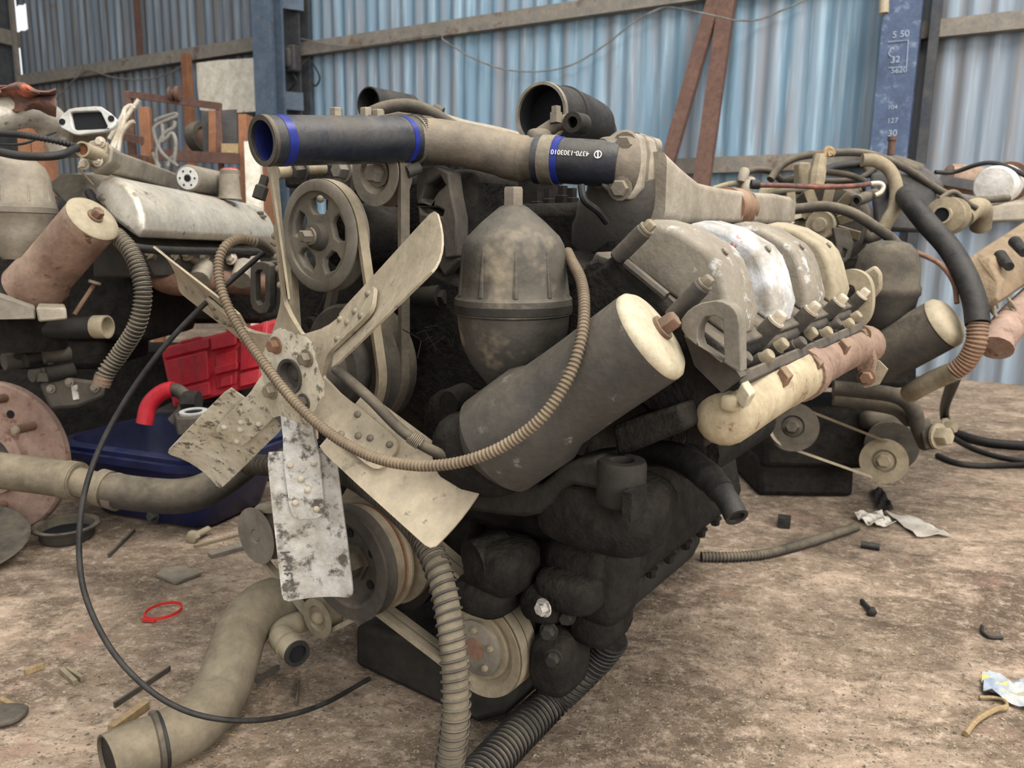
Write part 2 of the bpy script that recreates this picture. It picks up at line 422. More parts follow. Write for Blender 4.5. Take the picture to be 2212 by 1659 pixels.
def wall_mat(name, a, b_, light, stain, rust, rot=0.0):
    m = bpy.data.materials.new(name); m.use_nodes = True; N = m.node_tree.nodes; Lk = m.node_tree.links
    b = N['Principled BSDF']; b.inputs['Roughness'].default_value = .6
    geo = N.new('ShaderNodeNewGeometry')
    dt = N.new('ShaderNodeVectorMath'); dt.operation = 'DOT_PRODUCT'; Lk.new(geo.outputs['Position'], dt.inputs[0]); dt.inputs[1].default_value = WS
    sp = N.new('ShaderNodeSeparateXYZ'); Lk.new(geo.outputs['Position'], sp.inputs[0])
    def nz(ss, sz, det=4, off=0.0):
        cb = N.new('ShaderNodeCombineXYZ')
        for k, (o, s_) in enumerate(((dt.outputs['Value'], ss), (sp.outputs[2], sz))):
            mm = N.new('ShaderNodeMath'); mm.operation = 'MULTIPLY_ADD'; mm.inputs[1].default_value = s_; mm.inputs[2].default_value = off; Lk.new(o, mm.inputs[0]); Lk.new(mm.outputs[0], cb.inputs[k])
        n = N.new('ShaderNodeTexNoise'); n.inputs['Scale'].default_value = 1; n.inputs['Detail'].default_value = det; n.inputs['Roughness'].default_value = .6
        Lk.new(cb.outputs[0], n.inputs['Vector']); return n.outputs[0]
    def rg(x, lo, hi, o=1.0):
        r = N.new('ShaderNodeMapRange'); r.inputs[1].default_value = lo; r.inputs[2].default_value = hi; r.inputs[4].default_value = o; Lk.new(x, r.inputs[0]); return r.outputs[0]
    def mx(f, c, d):
        x = N.new('ShaderNodeMix'); x.data_type = 'RGBA'; Lk.new(f, x.inputs[0])
        for s_, val in ((6, c), (7, d)):
            if isinstance(val, tuple): x.inputs[s_].default_value = val
            else: Lk.new(val, x.inputs[s_])
        return x.outputs[2]
    c = mx(rg(nz(1.3, .25, 3), .35, .65), lin(a), lin(b_))
    c = mx(rg(nz(14, .5, 5, 3.0), .5, .66, .75), c, lin(light))
    c = mx(rg(nz(9, .35, 5, 9.0), .46, .62, .9), c, lin(stain))
    c = mx(rg(nz(30, 1.2, 3, 5.0), .58, .7, .5), c, lin(light))
    c = mx(rg(nz(5, 3.2, 6, 21.0), .64, .72, .7), c, lin(rust))
    Lk.new(c, b.inputs['Base Color'])
    return m
WB = wall_mat('blue_sheet_paint', '#7891a0', '#688698', '#a3bcc8', '#7d7f83', '#857b6f')
WG = wall_mat('grey_sheet_paint', '#6b7278', '#5d6a75', '#8a98a2', '#5d5348', '#6e5444')
WR = wall_mat('bluegrey_sheet_paint', '#76838e', '#7d868d', '#93a3ae', '#726d69', '#857468')
def sval(x, y, off=0.0): p = W(x, y, off); return p.dot(WS)
def WP(s, z, off=0.0): return WN*(WD-off)+WS*s+Z3*z
PITCHW = .125
wall = G().box(WP(-1.5, 3.2, -.2), WS*9.5, WN*.02, Z3*3.2)
wall_back = struct(build('wall_back', wall, MT['col_dark'], loc=WP(-1.5, 0, -.2)))
s_corner = sval(36, 40); s_col = sval(600, 60); s_rcol = sval(1935, 150)
def sheet(s0, s1, z0, z1, m):
    g = G(); n = int(round((s1-s0)/PITCHW*8)); vs = []; fs = []
    for i in range(n+1):
        s = s0+(s1-s0)*i/n; o = .012*math.cos(2*math.pi*s/PITCHW)
        vs += [WP(s, z0, o), WP(s, z1, o), WP(s, z1, o-.0015), WP(s, z0, o-.0015)]
    for i in range(n):
        a = i*4; b = a+4
        fs += [[a, b, b+1, a+1], [a+1, b+1, b+2, a+2], [a+2, b+2, b+3, a+3], [a+3, b+3, b, a]]
    fs += [[0, 1, 2, 3], [n*4+k for k in range(4)]]
    return build('wall_sheet', g.add(vs, fs), m, wall_back, ang=60)
hz0, hz1 = W(50, 66).z, W(50, 10).z; hs0, hs1 = sval(39, 40), sval(63, 40)
s = s_corner; k = 0
ends = [s_corner, hs1] + [hs1+1.0*i for i in range(1, 60)]
for s0, s1 in zip(ends, ends[1:]):
    if s0 > 7.5: break
    m = WG if s1 < s_col+.3 else (WB if s0 < s_rcol-.2 else WR)
    if s0 == s_corner:
        sheet(s0, s1, 0, hz0, m); sheet(s0, s1, hz1, 6, m)
    else: sheet(s0-.03 if k else s0, s1, 0, 6, m)
    k += 1
# the dark backing must not cover the slot through which the sky shows
wm = G()
wm.box(WP((hs1+8)/2, 3.2, -.2), WS*((8-hs1)/2), WN*.02, Z3*3.2)
me = wall_back.data; me.clear_geometry(); me.from_pydata([p-wall_back.location for p in wm.v], [], wm.f); me.materials.clear(); me.materials.append(MT['col_dark'])
# left wall, running towards the camera from the far corner
cp = WP(s_corner, 0); LW = -WN
wl = G().box(cp+LW*4.5+Z3*3-WS*.08, LW*4.5, WS*.03, Z3*3)
wall_left = struct(build('wall_left', wl, MT['col_dark']))
g = G()
for i in range(40):
    pass
# unseen ceiling slab, front edge set back so open sky lights the wall
for i, (y0, y1) in enumerate([(-6, -2.2), (3.2, 14)]):
    pass
cg = G().box((-1, 10.2, 6.15), (13, 0, 0), (0, 3.8, 0), (0, 0, .05))
ceil = struct(build('ceiling', cg, MT['col_dark'], loc=(0, 10.2, 6.1)))
# girts
def girt(name, s0, s1, z0, z1, off, m, d=.06):
    g = G(); zc = (z0+z1)/2; sc = (s0+s1)/2
    g.box(WP(sc, zc, off), WS*((s1-s0)/2), WN*.004, Z3*((z1-z0)/2))
    g.box(WP(sc, z1-.004, off-d/2), WS*((s1-s0)/2), WN*(d/2), Z3*.004)
    g.box(WP(sc, z0+.004, off-d/2), WS*((s1-s0)/2), WN*(d/2), Z3*.004)
    return struct(build(name, g, m))
zt, zb = W(931, 49, .1).z, W(931, 81, .1).z
girt('trim_1', s_col+.12, s_rcol-.1, zb, zt, .1, MT['girt'])
zt, zb = W(1670, 334, .1).z, W(1670, 369, .1).z
girt('trim_2', s_col+.12, s_rcol-.1, zb, zt, .1, MT['girt'])
zt, zb = W(2105, 33, .1).z, W(2105, 72, .1).z
girt('trim_3', s_rcol+.12, 7.5, zb, zt, .1, MT['girt'])
zt, zb = W(2212, 424, .1).z, W(2212, 468, .1).z
girt('trim_4', s_rcol+.12, 7.5, zb, zt, .1, MT['girt'])
zt, zb = W(228, 132, .1).z, W(228, 158, .1).z
girt('trim_5', s_corner+.05, s_col-.12, zb, zt, .1, MT['girt'])
# vertical rails on the left bay
def rail(name, x, y0, wpx, m, off=.07, ztop=6.0, zbot=None):
    p = W(x, y0, off); hw = wpx/2/1660*depth(p)
    z0 = zbot if zbot is not None else p.z
    g = G().box(WP(p.dot(WS), (z0+ztop)/2, off), WS*hw, WN*.02, Z3*((ztop-z0)/2))
    return struct(build(name, g, m, bev=.003))
rail('trim_6', 303, 125, 13, MT['brown_steel'])
rail('trim_7', 38, 150, 12, MT['girt'], off=.1, zbot=0)
# beam on the dark left wall
p = W(0, 93); g = G().box(cp+LW*2+Z3*W(20, 92).z+WS*.02, LW*2, WS*.04, Z3*.08)
struct(build('trim_8', g, MT['girt']))
# --- lattice column (two legs, battens)
bp_ = W(580, 100, .45); s1 = bp_.dot(WS)
lat = thing('lattice_column', 'blue steel lattice column with two legs in front of wall', 'column', WP(s1, 0, .4)); lat['kind'] = 'structure'
def ibeam(c0, z0, z1, wd, dp, t=.012):
    g = G(); zc = (z0+z1)/2; h = (z1-z0)/2; c = V((c0.x, c0.y, zc))
    g.box(c-WN*(dp/2), WS*(wd/2), WN*t, Z3*h); g.box(c+WN*(dp/2), WS*(wd/2), WN*t, Z3*h); g.box(c, WS*t*.8, WN*(dp/2-t), Z3*h)
    return g
build('leg', ibeam(WP(sval(580, 100, .45), 0, .45), 0, 6, .2, .14), MT['col_blue'], lat)
build('leg', ibeam(WP(sval(638, 100, .12), 0, .12), 0, 6, .22, .12), MT['col_dark'], lat)
for y in (-5, 215, 470):
    a = W(590, y, .38); b_ = W(655, y, .18); b_.z = a.z
    build('batten', G().beam(a, b_, Z3, .075, .01), MT['col_blue'], lat)
# electrical box on it
eb = thing('switch_box', 'dark electrical switch box fixed to the lattice column', 'electrical box', W(632, 160, .22))
c = W(630, 128, .26)
build('case', G().box(c, WS*.075, WN*.05, Z3*.11), MT['box_dark'], eb, bev=.02, seg=3)
build('cover', G().blob(c-WN*.05, WS*.05, WN*.03, Z3*.085), MT['box_dark'], eb)
build('cable', G().tube(spline([c+Z3*-.11, W(640, 175, .25), W(622, 200, .26), W(612, 232, .3), W(606, 262, .34)]), .008, 8), MT['rubber'], eb)
build('conduit', G().tube(spline([c+WS*.06-Z3*.09, W(668, 130, .12), W(690, 165, .08), W(683, 185, .08), W(672, 178, .1)]), .008, 8), MT['rubber'], eb)
# --- right column: I section, navy paint, chalk sums
rc = WP(sval(1937, 150, .3), 0, .3)
rcol = thing('steel_column', 'navy painted steel column with chalk sums, standing at the wall', 'column', rc); rcol['kind'] = 'structure'
g = ibeam(rc+WN*.09, 0, 6, .2, .2, .008)
build('profile', g, MT['col_navy'], rcol)
build('flange_edge', G().box(rc+WN*.18+WS*.17+Z3*3, WS*.025, WN*.09, Z3*3), MT['col_dark'], rcol)
fo = .312+.0
def CH(x, y): return W(x, y, .323)
up = Z3
word('chalk_writing', '5 50', .05, CH(1946, 74), WS, Z3, MT['chalk'], rcol)
word('chalk_writing', '32', .05, CH(1934, 129), WS, Z3, MT['chalk'], rcol)
word('chalk_writing', '5620', .042, CH(1942, 152), WS, Z3, MT['chalk'], rcol)
word('chalk_writing', '30', .05, CH(1928, 288), WS, Z3, MT['chalk'], rcol)
word('chalk_writing', '104', .035, CH(1928, 232), WS, Z3, MT['chalk'], rcol)
word('chalk_writing', '127', .04, CH(1928, 261), WS, Z3, MT['chalk'], rcol)
g = G().tube([CH(1918, 91), CH(1962, 87), CH(1958, 144), CH(1919, 147)], .003, 5)
build('chalk_line', g, MT['chalk'], rcol)
build('chalk_line', G().tube(spline([CH(1924, 122), CH(1920, 115), CH(1928, 103), CH(1931, 108)]), .003, 5), MT['chalk'], rcol)
pt = thing('pipe_offcut', 'short cream tube fixed beside the head of the navy column', 'pipe', W(1909, 28, .36))
build('tube', G().pipe([W(1909, 29, .36), W(1911, -60, .36)], .027, .004), MT['cream_cap'], pt)
# --- wall fittings
wb = thing('wall_panel', 'pale rust-streaked sheet panel patching the wall beside the lattice column', 'panel', W(495, 245, .1))
q = [(424, 136), (470, 130), (505, 128), (563, 124), (566, 240), (500, 244), (432, 238), (426, 190)]
build('sheet', G().prism([W(x, y, .13) for x, y in q], WN*.008), MT['white_board'], wb)
bpost = W(412, 300, .2)
solo('timber_post', 'orange-brown timber post standing against the grey wall', 'post',
     G().box(WP(bpost.dot(WS), W(412, 115, .2).z/2, .2), WS*.045, WN*.03, Z3*(W(412, 115, .2).z/2)), MT['wood_brown'], bev=.004)
# leaning rusty beams
for lbl, (xa, ya), (xb, yb), wpx in (('left of the two rusty beams leaning on the blue wall', (1541, 0), (1436, 365), 27),
                                     ('right of the two rusty beams leaning on the blue wall', (1569, 0), (1513, 400), 33)):
    a = W(xa, ya, .16); b_ = W(xb, yb, .42); d = (b_-a).normalized()
    low = b_+d*((b_.z)/-d.z); top = a-d*1.2
    hw = wpx/2/1660*depth(b_)
    bo = thing('steel_beam', lbl, 'beam', low, 'leaning rusty beams')
    wv = (WS-d*WS.dot(d)).normalized()
    build('web', G().beam(low, top, wv, hw, .004), MT['brown_steel'], bo)
    for sg in (-1, 1):
        build('flange', G().beam(low+wv*hw*sg+WN*.022, top+wv*hw*sg+WN*.022, wv, .004, .026), MT['brown_steel'], bo)
# wires along the wall
def wire(lbl, pts, r=.006):
    solo('wall_wire', lbl, 'wire', G().tube(spline(pts, 8), r, 6), MT['wire_grey'])
wire('long sagging wire strung across the blue wall', [W(640, 82, .14), W(760, 100, .14), W(935, 75, .14), W(960, 88, .12), W(1020, 125, .08), W(1090, 150, .07), W(1170, 154, .07), W(1240, 138, .08), W(1310, 95, .09), W(1360, 55, .1), W(1400, 30, .12), W(1440, 16, .13), W(1500, 25, .5), W(1560, 38, .45), W(1590, 44, .3), W(1640, 42, .08), W(1690, 22, .08), W(1745, -2, .08)])
wire('dark wire hanging along the foot of the left girt', [W(90, 250, .1), W(130, 205, .1), W(165, 168, .12), W(190, 152, .14), W(215, 158, .12), W(250, 168, .08), W(310, 172, .08), W(360, 160, .1), W(395, 143, .1)], .008)
# ================================================================ the near engine
ENG = thing('truck_engine', 'large greasy V engine with six-bladed fan standing in the foreground', 'engine', EN(.45, .05, -.59)*1.0)
ENG.location.z = 0
def mt(m): return MT[m] if isinstance(m, str) else m
def ep(name, g, m, par=None, **k): return build(name, g, mt(m), par or ENG, **k)
def PX(L_): return [P(*q) for q in L_]
def lu(x, y, a):
    p = EA(x, y, a)-EO; return p.dot(LX), p.dot(UX)
def R_at(px_v, x, y, a): return px_v*depth(EA(x, y, a))/F
# --- block and heads
def sect(pts, a0, a1, name, m, bev=.008, **k):
    return ep(name, G().prism([EN(a0, l, u) for l, u in pts], AX*(a1-a0)), m, bev=bev, **k)
sect([(-.13, -.40), (.16, -.40), (.2, -.2), (.24, -.1), (.345, .03), (.40, .135), (.30, .18), (.06, .05), (-.06, .05), (-.26, .16), (-.33, .10), (-.24, -.1)], .23, 1.0, 'cylinder_block', 'grime')
sect([(-.1, -.46), (.29, -.46), (.30, -.42), (.27, -.30), (.2, -.15), (-.1, -.15)], .5, 1.1, 'crankcase_skirt', 'grime', .01)
for i in range(7):
    ep('skirt_bolt', G().hexb(EN(.54+.085*i, .285, -.455), -UX, .011, .02), 'grime')
# oil pan
pan = [(765, 1352), (766, 1440), (778, 1448), (1005, 1560), (1030, 1568), (1090, 1548), (1110, 1500), (1110, 1420)]
pp = [EA(x, y, .18) for x, y in pan]
for p in pp: p.z = max(p.z, .002)
ep('oil_pan', G().loft([pp, [p+AX*.75 for p in pp]]), 'black_iron', bev=.012, seg=3)
# front timing cover
tc = [(-.15, -.38), (.15, -.38), (.19, -.2), (.26, -.05), (.28, .05), (.2, .12), (.05, .16), (-.12, .16), (-.2, .05), (-.2, -.2)]
sect(tc, .2, .245, 'timing_cover', 'grime', .01)
for l, u in tc[1:]: ep('timing_cover_bolt', G().hexb(EN(.2, l*.92, u*.92), -AX, .012, .014), 'grime')
# --- heads right bank with covers
cov = [(.415, .176), (.425, .205), (.442, .218), (.462, .222), (.50, .212), (.542, .188), (.556, .172), (.566, .150), (.580, .105), (.574, .078)]
nrm = V((.54, .84)).normalized()
mats = ['cover_alu', 'cover_white', 'cover_alu', 'cover_beige']
for i in range(4):
    a0 = .182+.164*i
    hd = [(.335, .055), (.395, .168), (.415, .176), (.574, .078), (.585, .06), (.56, .0), (.53, -.02)]
    ep('cylinder_head', G().prism([EN(a0-.02, l, u) for l, u in hd], AX*.150), 'grime' if i == 0 else 'dark_iron', bev=.006)
    cl, cu_ = .5, .15
    loops = []
    for da, sc in ((.022, .88), (.028, .955), (.040, 1.0), (.100, 1.0), (.112, .965), (.118, .88)):
        loops.append([EN(a0+da, cl+(l-cl)*sc+(0 if sc > .99 else -.0), cu_+(u-cu_)*sc) for l, u in cov])
    c = ep('rocker_cover', G().loft(loops), mats[i], bev=.006, seg=3, ang=50)
    # raised pad on the outer face, oil filler bead
    ep('cover_bolt', G().lathe(EN(a0+.058, .55, .183), LX*.8+UX*.6, [(.0055, -.01), (.0055, .001), (.004, .002)], 8), 'grey_iron', c)
    ep('gasket_flange', G().loft([[EN(a0+da, l+nl, u+nu) for l, u, nl, nu in ((.405, .182, 0, 0), (.585, .073, 0, 0), (.577, .06, 0, 0), (.397, .169, 0, 0))] for da in (-.012, .13)]), 'dark_iron', c, bev=.003)
    # stud pillar with nut between covers
    q = EN(a0+.129, .562, .05); dr = (LX*.5+UX*.62).normalized()
    st = ep('head_stud', G().tube([q-dr*.03, q+dr*.052], .0125, 14), 'dark_iron')
    ep('nut', G().hexb(q+dr*.052, dr, .0088, .016), 'bright_bolt', st)
# nearest stud pillars on the front face of the first cover
for (x0, y0), (x1, y1), rr, mm in (((1448, 690), (1520, 615), 26, 'dark_iron'), ((1330, 560), (1395, 495), 24, 'dark_iron')):
    p0, p1 = EA(x0, y0, .165), EA(x1, y1, .165)
    st = ep('head_stud', G().tube([p0, p1], pxm(rr, depth(p1))*.8, 16), mm, bev=.004)
    ep('nut', G().hexb(p1, p1-p0, .0075, .012), 'steel_bolt', st)
ep('gasket_bead', G().tube([EA(1352, 568, .158), EA(1440, 640, .158)], .006, 8), 'dark_iron')
ep('head_side_plate', G().prism([EA(x, y, .16) for x, y in ((1258, 590), (1330, 545), (1450, 665), (1600, 800), (1590, 830), (1500, 900), (1400, 900), (1260, 760))], AX*.03), 'grime', bev=.01)
# ledge with clamp bolts above the manifold
g = G().prism([EN(.17, l, u) for l, u in ((.55, .02), (.60, .045), (.605, .03), (.56, -.01))], AX*.64)
ep('head_ledge', g, 'dark_iron', bev=.003)
for i in range(9):
    a = .205+.072*i; dr = (LX*.62+UX*.5-AX*.1).normalized(); q = EN(a, .578+.004*(i % 2), .043-.006*(i % 2))
    b = ep('clamp_bolt', G().tube([q-dr*.02, q+dr*.016], .0105, 10), 'dark_iron')
    ep('bolt_head', G().lathe(q+dr*.014, dr, [(.0085, 0), (.0085, .013), (.007, .015)], 12), 'dusty_beige' if i % 3 else 'dark_iron', b)
# exhaust manifold, two castings
def MP(x, y, l):
    r = ray(x, y); return C0+r*((l+(EO-C0).dot(LX))/r.dot(LX))
m1 = [MP(1552, 903, .585), MP(1580, 893, .585), MP(1650, 850, .59), MP(1738, 803, .59)]
mf = ep('exhaust_manifold', G().tube(spline(m1, 6), [.020]+[.030, .0335, .035, .0355]+[.035]*10+[.036, .036, .037, .037], 20), 'manifold_cream', bev=0)
m2 = [MP(1728, 808, .59), MP(1790, 775, .59), MP(1840, 752, .59), MP(1868, 745, .592)]
ep('manifold_section', G().tube(spline(m2, 6), [.039, .039, .036]+[.034]*12+[.038]*4, 20), 'manifold_rust', mf)
ep('manifold_joint', G().tube([MP(1722, 811, .59), MP(1738, 803, .59)], .041, 20), 'manifold_rust', mf)
for i, (x, y, mm) in enumerate(((1610, 852, 'cream_cap'), (1693, 815, 'rust_bolt'), (1762, 787, 'rust_bolt'), (1822, 750, 'rust_bolt'))):
    q = MP(x, y, .615); dr = (LX*.55-AX*.5-UX*.35).normalized()
    lug = ep('port_lug', G().blob(q-LX*.016-UX*.012, AX*(.011 if i == 0 else .017), LX*.012, UX*(.01 if i == 0 else .016), .6), 'manifold_cream' if i < 2 else 'manifold_rust', mf)
    ep('bolt', G().box(q, AX*.011, dr*.012, UX*.009+LX*.004), mm, lug, bev=.002)
q = MP(1872, 745, .595)
fg = [(1835, 722), (1855, 708), (1875, 712), (1893, 780), (1880, 830), (1858, 828), (1845, 790)]
ep('manifold_flange', G().prism([EA(x, y, .80) for x, y in fg], AX*.016), 'manifold_rust', mf, bev=.004)
for x, y in ((1862, 722), (1872, 815)): ep('flange_bolt', G().hexb(EA(x, y, .80), -AX, .012, .012), 'rust_bolt', mf)
ep('heat_tab', G().prism([EA(x, y, .83) for x, y in ((1872, 770), (1900, 780), (1918, 798), (1900, 830), (1868, 838), (1850, 815))], AX*.004), 'cover_beige', mf)
# --- lifting eyes
eye = [(1471, 690), (1485, 672), (1500, 661), (1516, 654), (1546, 649), (1562, 652), (1575, 658), (1586, 668), (1593, 681), (1597, 700), (1598, 724), (1599, 805), (1584, 796), (1501, 744), (1480, 726), (1471, 710)]
hole = [(1517, 690), (1524, 684), (1545, 682), (1561, 692), (1563, 720), (1565, 780), (1558, 785), (1512, 748), (1506, 730), (1508, 708)]
e = ep('lifting_eye', G().holed([EA(x, y, .125) for x, y in eye], [[EA(x, y, .125) for x, y in hole]], AX*.022), 'grey_iron', bev=.003)
ep('eye_foot', G().prism([EA(x, y, .147) for x, y in ((1478, 725), (1505, 745), (1590, 800), (1600, 815), (1560, 850), (1500, 790))], AX*.02), 'dark_iron', e)
def band(name, pts, wv, th, m, par=None):
    wv = V(wv); T, R = frames(pts); lo = []
    for p, t in zip(pts, T):
        n_ = t.cross(wv).normalized()*th
        lo.append([p+wv+n_, p-wv+n_, p-wv-n_, p+wv-n_])
    return ep(name, G().loft(lo), m, par)
pts = spline([EA(x, y, .82) for x, y in ((1822, 600), (1845, 598), (1864, 610), (1870, 640), (1866, 675), (1850, 695), (1825, 702))], 5)
band('rear_lifting_eye', pts, AX*.012, .014, 'cover_beige')
ep('rear_tongue', G().prism([EA(x, y, .88) for x, y in ((1845, 600), (1890, 572), (1905, 590), (1905, 625), (1880, 655), (1850, 660))], AX*.012), 'cover_beige', bev=.006)
# --- centrifuge bell
bc = EN(.118, .312, 0); hb = lambda y: (C0+ray(1112, y)*(depth(bc)/1.0)-EO).dot(UX)
hs = [(446, 22), (450, 30), (480, 66), (510, 96), (528, 106), (555, 110), (600, 114), (632, 117), (640, 124), (652, 124.5), (672, 124), (676, 119), (700, 117), (740, 110), (780, 92), (830, 55), (850, 40)]
dd = depth(bc)
bell = ep('centrifuge_bell', G().lathe(EN(.118, .312, 0), UX, [(pxm(r, dd), hb(y)) for y, r in hs], 44), 'bell_paint')
ep('top_nut', G().lathe(EN(.118, .312, hb(456)), UX, [(.017, -.004), (.017, .0), (.0135, .001), (.0135, .026), (.012, .029)], 6), 'pipe_steel', bell)
ep('clamp_band', G().ring(EN(.118, .312, hb(660)), UX, [(.076, -.007), (.078, -.005), (.078, .005), (.076, .007)], 44), 'black_iron', bell)
for k in range(10):
    a = 2*math.pi*k/10+.35; dr = LX*math.cos(a)+AX*math.sin(a)
    ep('rib', G().tube([EN(.118, .312, hb(540))+dr*.066, EN(.118, .312, hb(632))+dr*.071], [.002, .0042], 8), 'bell_paint', bell)
# --- oil filter
fc, fb = P(1414, 720, .885), P(1078, 958, 1.0)
fd = (fb-fc).normalized(); FL = (fb-fc).length
FR = .0585
fil = ep('oil_filter', G().lathe(fc, fd, [(FR*.985, .004), (FR, .012), (FR, .10), (FR*1.01, .13), (FR*1.03, FL*.62), (FR*1.18, FL*.7), (FR*1.2, FL), (FR*.9, FL+.02)], 44), 'canister')
ep('filter_cap', G().lathe(fc, fd, [(.02, -.009), (FR*.55, -.008), (FR*.88, -.004), (FR*.985, .002), (FR*1.0, .008), (FR*.97, .012)], 44), 'cream_cap', fil)
ep('cap_nut', G().hexb(fc-fd*.009, -fd, .0115, .022), 'rust_bolt', fil)
# --- upper water pipe: hose, steel pipe, hose, thermostat housing, duct
h0, h1 = P(567, 304, .94), P(893, 302, 1.12)
hp = [h0.lerp(h1, k/18) for k in range(19)]
hose = ep('coolant_hose', G().pipe(hp, [.0306, .0322], .0065, 36, deep=14), 'blue_hose')
hd_ = (hp[1]-hp[0]).normalized()
ep('hose_bore', G().pipe([hp[0].lerp(hp[-1], t) for t in (.02, .2, .4, .6)], .0246, .001, 30, deep=2), 'blue_in', hose)
for t0, t1 in ((.075, .125), (.90, .935)):
    i0 = h0.lerp(h1, t0); i1 = h0.lerp(h1, t1); r0 = .0306+.0016*t0
    ep('blue_stripe', G().ring(i0, (i1-i0), [(r0-.001, 0), (r0+.0006, 0), (r0+.0006, (i1-i0).length), (r0-.001, (i1-i0).length)], 36), 'blue_band', hose)
ep('torn_rim', G().ring(hp[0], hd_, [(.0243, -.001), (.0304, -.001), (.031, .005), (.0243, .008)], 36), 'rubber_dusty', hose)
cl_ = P(897, 300, 1.122)
cl_ = hp[-1]+hd_*.004
cb = ep('hose_clamp', G().ring(cl_-hd_*.0065, hd_, [(.032, 0), (.0350, 0), (.0350, .013), (.032, .013)], 36), 'steel_band', hose)
g = G()
for k in range(60):
    a = 2*math.pi*k/60; u_, w_ = frame(hd_); dr = u_*math.cos(a)+w_*math.sin(a)
    g.box(cl_+dr*.0352, hd_*.0045, dr*.0006, hd_.cross(dr)*.0007)
ep('clamp_teeth', g, 'black_iron', cb)
ep('clamp_screw', G().tube([P(878, 372, 1.11), P(905, 362, 1.12)], .009, 10), 'dark_iron', cb)
sp_ = spline([P(893, 301, 1.12), P(960, 306, 1.13), P(1040, 322, 1.135), P(1112, 340, 1.135), P(1140, 344, 1.13), P(1176, 345, 1.12)], 6)
ep('steel_water_pipe', G().tube(sp_, [.0305]*3+[.031]*5+[.0318]*8+[.0335]*8+[.031]*7, 32), 'pipe_steel')
h2 = spline([P(1160, 345, 1.117), P(1230, 348, 1.10), P(1300, 353, 1.085), P(1335, 356, 1.08)], 5)
hz = ep('thermostat_hose', G().tube(h2, [.0345, .0345]+[.0318]*14, 32), 'blue_hose')
ep('hose_band', G().tube([h2[1], h2[3]], .0352, 32), 'steel_band', hz)
ep('blue_stripe', G().tube([h2[3], h2[4]], .0334, 32), 'blue_band', hz)
d2 = (h2[-1]-h2[0]).normalized(); pc = P(1262, 352, 1.09); vv = (C0-pc).normalized(); n2 = (vv-d2*vv.dot(d2)).normalized(); n3 = d2.cross(n2)
n2b = (n2*.93+UP*.25).normalized()
word('printed_number', '4370-1303010', .0095, pc+n2b*.0323+d2*-.012+UP*.004, -d2, d2.cross(n2b) if d2.cross(n2b).dot(UP) < 0 else -d2.cross(n2b), MT['ink'], hz)
ep('printed_mark', G().ring(pc+n2b*.0319+d2*.028+UP*.004, n2b, [(.0042, 0), (.0056, 0), (.0056, .0006), (.0042, .0006)], 16), 'ink', hz)
ep('printed_mark', G().box(pc+n2b*.0323+d2*.028+UP*.004, d2*.0009, n2b*.0004, UP*.004), 'ink', hz)
# thermostat housing: flange plate + body
tf = [(1300, 318), (1330, 294), (1352, 291), (1368, 302), (1375, 330), (1368, 395), (1345, 424), (1315, 418), (1285, 420), (1262, 425), (1256, 405), (1290, 390)]
th = ep('thermostat_housing', G().loft([[P(x+ox, y+oy, d) for x, y in ((1325, 296), (1352, 291), (1366, 300), (1372, 330), (1366, 400), (1345, 425), (1322, 420), (1300, 400), (1302, 330))] for ox, oy, d in ((-4, 2, 1.075), (6, -2, 1.09), (48, 0, 1.13), (54, 4, 1.14))]), 'pipe_steel', bev=.006, seg=3)
ep('housing_flange', G().loft([[P(x+ox, y, d) for x, y in ((1332, 292), (1356, 287), (1372, 296), (1378, 330), (1372, 404), (1348, 432), (1322, 428), (1310, 360))] for ox, d in ((12, 1.09), (22, 1.10))]), 'cast_alu', th, bev=.003)
ep('housing_flange', G().loft([[P(x+ox, y, d) for x, y in ((1332, 296), (1356, 293), (1372, 302), (1378, 332), (1372, 402), (1348, 428), (1322, 424), (1310, 360))] for ox, d in ((34, 1.115), (44, 1.125))]), 'cast_alu', th, bev=.003)
for x, y in ((1350, 312), (1340, 407)):
    ep('bolt', G().hexb(P(x, y, 1.072), -ray(x+150, y)+RT*-.1, .0125, .016), 'pipe_steel', th)
ep('boss', G().tube([P(1372, 305, 1.13), P(1416, 318, 1.16)], .013, 12), 'cast_alu', th)
ep('outlet_neck', G().tube(spline([P(1345, 380, 1.14), P(1340, 440, 1.16), P(1310, 500, 1.2), P(1290, 540, 1.24)], 5), [.05, .07], 20), 'dark_iron', th)
ep('cable_lead', G().tube(spline([P(1255, 400, 1.06), P(1262, 432, 1.06), P(1290, 455, 1.08), P(1310, 480, 1.1)], 5), .005, 8), 'rubber', th)
# duct to the rear along the bank
def rectloop(c, x, y, n=5, r=.35):
    out = []
    for sx, sy, a0 in ((1, 1, 0), (-1, 1, 90), (-1, -1, 180), (1, -1, 270)):
        for k in range(n):
            a = math.radians(a0+90*k/(n-1)); out.append(V(c)+V(x)*(sx*(1-r)+r*math.cos(a))+V(y)*(sy*(1-r)+r*math.sin(a)))
    return out
dn = (P(1565, 448, 1.42)-P(1420, 440, 1.15)).normalized(); dl = LX; du = (UX-dn*UX.dot(dn)).normalized()
ep('front_casting', G().lathe(P(1300, 353, 1.088), P(1375, 360, 1.11)-P(1300, 353, 1.088), [(.0335, -.004), (.036, .0), (.038, .012), (.047, .024), (.049, .034)], 30), 'pipe_steel', th)
dp = [(1398, 405, 1.13, .03, .05), (1430, 425, 1.17, .034, .042), (1470, 440, 1.24, .034, .032), (1520, 445, 1.33, .032, .030), (1572, 448, 1.42, .03, .029)]
duct = ep('water_duct', G().loft([rectloop(P(x, y, d), dl*a, du*b_) for x, y, d, a, b_ in dp]), 'cast_alu', ang=45)
q0, q1 = P(1566, 448, 1.41), P(1600, 450, 1.49)
